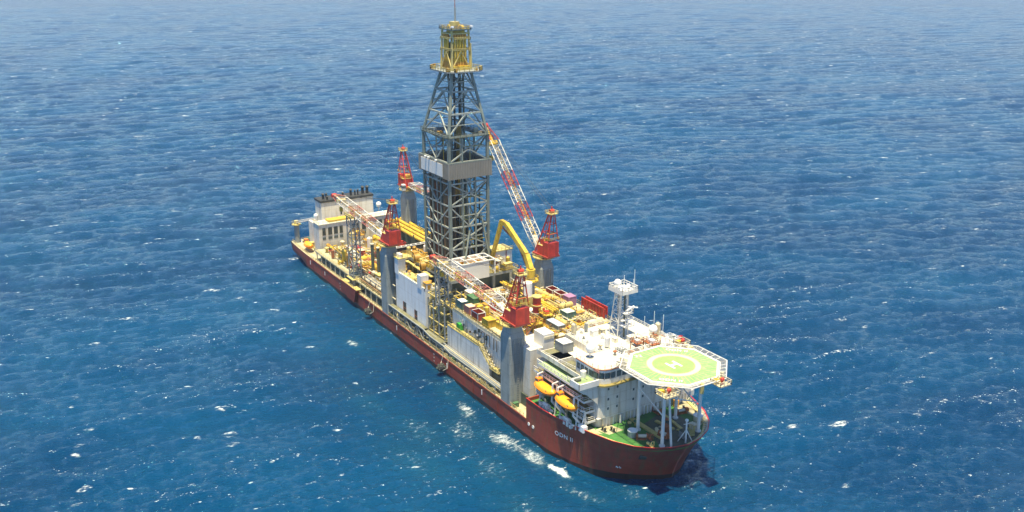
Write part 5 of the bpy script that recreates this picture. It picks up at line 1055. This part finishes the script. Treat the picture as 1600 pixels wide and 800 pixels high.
def p_tank(c1, c2):
    t = proto('pressure_tank', 'tank'); mb = MB(); mb.tube((-2, 0, 1.2), (2, 0, 1.2), .9, 14); mb.tube((2, 0, 1.2), (2.4, 0, 1.2), .9, 14, .4); mb.tube((-2, 0, 1.2), (-2.4, 0, 1.2), .9, 14, .4); mb.tube((0, 0, 2), (0, 0, 2.5), .3, 8); build(mb, 'tank_shell', c1, t); mb = MB(); mb.box(-1.4, -1, -.9, .9, 0, .8); mb.box(1, 1.4, -.9, .9, 0, .8); build(mb, 'saddle', c2, t); return t
def p_vert(c1, c2):
    t = proto('upright_tank', 'tank'); mb = MB(); mb.tube((0, 0, .5), (0, 0, 3.6), .8, 14); mb.tube((0, 0, 3.6), (0, 0, 4), .8, 14, .3); build(mb, 'tank_shell', c1, t); mb = MB()
    for a in (0, 2.1, 4.2): mb.bar((.7*math.cos(a), .7*math.sin(a), 0), (.7*math.cos(a), .7*math.sin(a), .6), .15)
    mb.path([(.9, 0, .6), (1.2, 0, .6), (1.2, 0, 3.8), (.3, 0, 4.1)], .09); build(mb, 'tank_leg', c2, t); return t
def p_locker(c1, c2):
    t = proto('equipment_locker', 'locker'); mb = MB(); mb.box(-1.2, 1.2, -.8, .8, 0, 1.9); build(mb, 'locker_body', c1, t); mb = MB(); mb.box(-1.28, 1.28, -.88, .88, 1.9, 2.02); build(mb, 'locker_roof', c2, t); mb = MB(); mb.box(-.9, -.05, -.84, -.8, .15, 1.7); mb.box(.05, .9, -.84, -.8, .15, 1.7); mb.box(1.2, 1.24, -.5, .5, .2, 1.6); build(mb, 'door', c2, t); return t
def p_vent(c1, c2):
    t = proto('mushroom_vent', 'ventilator'); mb = MB(); mb.tube((0, 0, 0), (0, 0, 1.5), .38, 12); build(mb, 'vent_trunk', c1, t); mb = MB(); mb.tube((0, 0, 1.3), (0, 0, 1.6), .72, 14); mb.tube((0, 0, 1.6), (0, 0, 1.85), .72, 14, .3); build(mb, 'vent_hood', c2, t); return t
def p_reel(c1, c2):
    t = proto('cable_reel', 'reel'); mb = MB(); mb.tube((0, -.7, 1.1), (0, .7, 1.1), .6, 12); build(mb, 'reel_core', c2, t); mb = MB(); mb.tube((0, -.8, 1.1), (0, -.7, 1.1), 1.1, 16); mb.tube((0, .7, 1.1), (0, .8, 1.1), 1.1, 16); mb.bar((-.9, -.9, 0), (0, -.9, 1.1), .15); mb.bar((.9, -.9, 0), (0, -.9, 1.1), .15); mb.bar((-.9, .9, 0), (0, .9, 1.1), .15); mb.bar((.9, .9, 0), (0, .9, 1.1), .15); build(mb, 'reel_flange', c1, t); return t
def p_frame(c1, c2):
    t = proto('access_platform', 'platform'); mb = MB()
    for x in (-1.8, 1.8):
        for y in (-1.2, 1.2): mb.bar((x, y, 0), (x, y, 3.1), .2)
    mb.bar((-1.8, -1.2, .2), (1.8, -1.2, 2.9), .14); mb.bar((1.8, -1.2, .2), (1.8, 1.2, 2.9), .14); build(mb, 'frame_leg', c1, t); mb = MB(); mb.box(-2, 2, -1.4, 1.4, 3.1, 3.22); mb.rail([(-2, -1.4, 3.2), (2, -1.4, 3.2), (2, 1.4, 3.2), (-2, 1.4, 3.2)], 1.05, 1.4, .055, closed=True); build(mb, 'platform_deck', c1, t); mb = MB(); mb.box(-.8, .6, -.7, .6, 3.22, 4.1); mb.tube((1.2, 0, 3.2), (1.2, 0, 4.6), .3, 8); build(mb, 'platform_box', c2, t); return t
MAKE = dict(pump=p_pump, manifold=p_manifold, tank=p_tank, upright=p_vert, locker=p_locker, vent=p_vent, reel=p_reel, platform=p_frame)
DESC = dict(pump='pump skid', manifold='valve manifold', tank='lying pressure tank', upright='upright tank', locker='equipment locker', vent='mushroom ventilator', reel='cable reel', platform='railed platform')
CN = dict(yellow='bright yellow', pyel='pale yellow', cream='cream', white='white', whitep='white', ochre='ochre', rust='rusty orange', red='red', grn='dark green', grey='grey', brown='brown', darkg='dark grey green', dred='dull red', teal='teal', blue='pale blue', bgreen='bright green', lgreen='light green', markw='bright white')
protos = {}
RR = random.Random(21)
def put(kind, c1, c2, loc, rz, label, group, sc=1.):
    k = (kind, c1, c2)
    if k not in protos: protos[k] = MAKE[kind](c1, c2); o = protos[k]; o.location = loc; o.rotation_euler = (0, 0, rz)
    else: o = dup(protos[k], loc, rz)
    o['label'] = label; o['group'] = group; o.scale = (sc, sc, sc); return o
def zone(where, x0, x1, y0, y1, z, n, kinds, cols, avoid=(), sc=(.8, 1.3), gap=2.4):
    """scatter equipment over a deck area; size and colour say which one it is"""
    placed = []; tries = 0; seen = {}
    while len(placed) < n and tries < 900:
        tries += 1; x, y = RR.uniform(x0, x1), RR.uniform(y0, y1)
        if any(a < x < b and c < y < d for a, b, c, d in avoid) or any(abs(x-p[0]) < gap*1.3 and abs(y-p[1]) < gap*.8 for p in placed): continue
        k = RR.choice(kinds); c1 = RR.choice(cols); c2 = RR.choice(cols); s = RR.uniform(*sc); placed.append((x, y, k, c1, c2, s))
    items = []
    for (x, y, k, c1, c2, s) in sorted(placed):
        side = 'starboard side' if y < (y0+y1)/2-1 else ('port side' if y > (y0+y1)/2+1 else 'middle'); items.append(((k, c1, c2, side), x, y, s))
    tot = {}
    for key, *_ in items: tot[key] = tot.get(key, 0)+1
    for (key, x, y, s) in items:
        k, c1, c2, side = key; seen[key] = seen.get(key, 0)+1; q = ''
        if tot[key] > 1: q = 'aft ' if seen[key] == 1 else ('forward ' if seen[key] == tot[key] else 'middle ')
        lab = '%s%s %s%s, %s, %s' % (q, CN[c1], DESC[k], '' if c1 == c2 else ' with %s trim' % CN[c2], side, where)
        if len(lab.split()) > 15: lab = lab.replace(' with %s trim' % CN[c2], '')
        put(k, c1, c2, (x, y, z), RR.choice((0, 0, math.pi/2, math.pi, .15)), lab, 'deck equipment: %ss' % DESC[k], s)
YC = ['yellow', 'pyel', 'cream', 'ochre', 'whitep', 'rust', 'pyel', 'yellow', 'cream']
zone('deck before the engine casing', 32, 66, -18.5, 9.5, 10.1, 50, ['pump', 'manifold', 'tank', 'upright', 'locker', 'reel', 'vent', 'platform'], YC+['grn', 'red'], sc=(.8, 1.5), gap=2.7)
zone('deck by the lattice tower', 66, 100, -14.6, 9.5, 10.1, 44, ['pump', 'manifold', 'tank', 'locker', 'reel', 'upright'], YC+['red', 'darkg'], avoid=((69, 75, -22, -16), (85, 90, -12, -10)), sc=(.8, 1.5), gap=2.6)
zone('white wall roof beside the derrick', 108, 129, -17.4, -14.2, 22.6, 7, ['locker', 'pump', 'vent', 'manifold'], ['pyel', 'whitep', 'cream', 'ochre'], gap=2.)
zone('aft drill floor edge', 103.5, 109, -11, 12, 26.44, 9, ['pump', 'manifold', 'upright', 'reel', 'locker'], YC, gap=2.)
zone('drill floor ledge by the white wall', 110.5, 128, -11.6, -8.6, 26.44, 9, ['pump', 'manifold', 'upright', 'vent', 'platform'], YC, gap=1.9)
zone('forward drill floor corner', 129.5, 135.4, 5.4, 13.4, 26.44, 5, ['pump', 'locker', 'upright', 'reel'], YC, gap=1.9)
zone('port drill floor edge', 110, 128, 9, 13.4, 26.44, 7, ['pump', 'manifold', 'upright', 'reel'], YC, gap=1.9)
zone('ledge aft of the drill floor', 99, 102, -11, 3, 24.9, 4, ['upright', 'locker', 'reel'], YC, sc=(.7, 1.), gap=2.4)
for i in range(3): pass
zone('deck inboard of the containers', 146, 186, -10.4, 5.2, 20.84, 34, ['pump', 'manifold', 'tank', 'upright', 'locker', 'reel', 'platform'], YC+['red', 'grn', 'brown'], avoid=((154, 161, .5, 9), (164, 169, -1, 4), (158, 190, -10.3, -6), (171, 182, -5, 4)), gap=2.5)
zone('deck by the port rail posts', 137, 189, 10, 15.6, 20.84, 20, ['pump', 'manifold', 'tank', 'locker', 'reel', 'vent'], YC+['whitep', 'rust'], avoid=((157, 175, 5, 13.4), (136, 165, 9.8, 12.2), (136, 151, 15, 19)), gap=2.5)
zone('roof beside the near pedestal', 178, 189.5, -15.6, -9.6, 23.62, 6, ['manifold', 'pump', 'platform', 'reel'], YC+['brown'], avoid=((181, 191, -17, -8.2),), gap=1.9)
zone('roof round the radar mast', 192, 205.4, -3.4, 17, 26.02, 13, ['vent', 'locker', 'vent', 'upright'], ['whitep', 'markw', 'grey', 'cream', 'whitep'], avoid=((196, 204.5, 4.5, 16.5), (190, 195, 11, 17)), sc=(.6, 1.0), gap=1.8)
zone('bridge roof', 210.5, 218, -8, 12.5, 28.11, 9, ['vent', 'locker', 'manifold', 'platform'], ['whitep', 'grey', 'cream', 'rust', 'markw'], sc=(.6, 1.), gap=1.8)
zone('white deck beside the helideck', 207.5, 216, 15, 20, 24.13, 7, ['vent', 'locker', 'reel', 'upright'], ['whitep', 'yellow', 'red', 'markw', 'pyel'], sc=(.6, 1.), gap=1.6)
zone('boat deck by the lifeboats', 198, 216, -15.9, -15.2, 11.31, 5, ['locker', 'reel', 'vent'], ['whitep', 'grn', 'cream'], sc=(.6, .9), gap=2)
zone('stern deck by the orange boat', 4, 21, -16, 16, 6.06, 18, ['reel', 'locker', 'pump', 'vent', 'tank'], ['whitep', 'grn', 'cream', 'pyel', 'markw'], avoid=((9, 24, -15, 16),), gap=2.2)
zone('shaded green foredeck', 221, 235, -9, 9, 11.31, 8, ['pump', 'vent', 'locker', 'reel'], ['darkg', 'rust', 'pyel', 'grn', 'cream'], avoid=((224, 229.5, -10, -5.5), (229, 236, -4, 4), (221, 225, 9, 12), (218, 222, 3, 8)), sc=(.7, 1.), gap=2.)
zone('deck under the truss walkway', 105, 190, -20.2, -18.9, 6.06, 20, ['pump', 'locker', 'vent', 'manifold'], ['darkg', 'grn', 'pyel', 'cream'], avoid=((131, 143.5, -21, -17),), sc=(.5, .8), gap=2.6)
# pipes running along and across the decks: parts of the ship
runs = []
def deck_pipes(x0, x1, y0, y1, z, n, cols, seed, rise=(.3, 1.2)):
    q = random.Random(seed)
    for i in range(n):
        x = q.uniform(x0, x1); y = q.uniform(y0, y1); h = q.uniform(*rise); r_ = q.choice((.06, .09, .12, .16, .24)); c_ = q.choice(cols)
        if q.random() < .65: xe = min(x+q.uniform(4, 14), x1); pts = [(x, y, z), (x, y, z+h), (xe, y, z+h), (xe, y, z)]; L_ = xe-x
        else: ye = min(y+q.uniform(2, 9), y1); pts = [(x, y, z), (x, y, z+h), (x, ye, z+h), (x, ye, z)]; L_ = ye-y
        runs.append(((L_+h*2)*(r_+.1)*(1+x/200), pts, r_, c_))
deck_pipes(32, 101, -17.5, 9.5, 10.1, 420, ['yellow', 'pyel', 'cream', 'rust', 'whitep', 'darkg', 'brown', 'yellow'], 5, (.3, 1.8))
deck_pipes(145, 188, -11, 15, 20.83, 330, ['yellow', 'pyel', 'cream', 'rust', 'whitep', 'brown', 'ochre', 'yellow'], 6, (.3, 1.6))
deck_pipes(103, 135, -11.6, -8, 26.44, 90, ['yellow', 'pyel', 'ochre', 'whitep'], 8, (.5, 2.4))
deck_pipes(131, 144, -15, -6, 10, 80, ['yellow', 'pyel', 'ochre', 'whitep', 'grey', 'yellow'], 9, (2, 12))
deck_pipes(98, 107, -17.5, -8, 10.1, 80, ['yellow', 'pyel', 'ochre', 'whitep', 'brown'], 10, (2, 15))
deck_pipes(190.8, 195.4, -14, 16, 15.4, 16, ['yellow', 'pyel', 'cream'], 11, (.5, 2.5))
qq = random.Random(77)
for x0, x1, y0, y1, z, n in ((33, 99, -16, 8, 10.1, 16), (146, 187, -10, 14, 20.84, 14), (104, 127, -12.8, -8.5, 26.44, 5)):
    for i in range(n):
        x, y = qq.uniform(x0, x1), qq.uniform(y0, y1); L_ = qq.uniform(4, 9); mb = MB()
        pts = [(x, y, z), (min(x+L_, x1), y, z), (min(x+L_, x1), min(y+L_*.4, y1), z)] if qq.random() < .6 else [(x, y, z), (x, min(y+L_*.7, y1), z)]
        mb.rail(pts, 1.1, 1.5, .05); build(mb, 'inner_railing', qq.choice(('yellow', 'pyel', 'whitep')), ship)
runs.sort(key=lambda r: -r[0])
for s_, pts, r_, c_ in runs[:100]: mb = MB(); mb.path(pts, r_); build(mb, 'deck_pipe', c_, ship)
pm = sorted(set(r[3] for r in runs)); mb = MB()
for s_, pts, r_, c_ in runs[100:]: mb.path(pts, r_, 6, pm.index(c_))
build(mb, 'small_pipework', pm, ship)['kind'] = 'stuff'
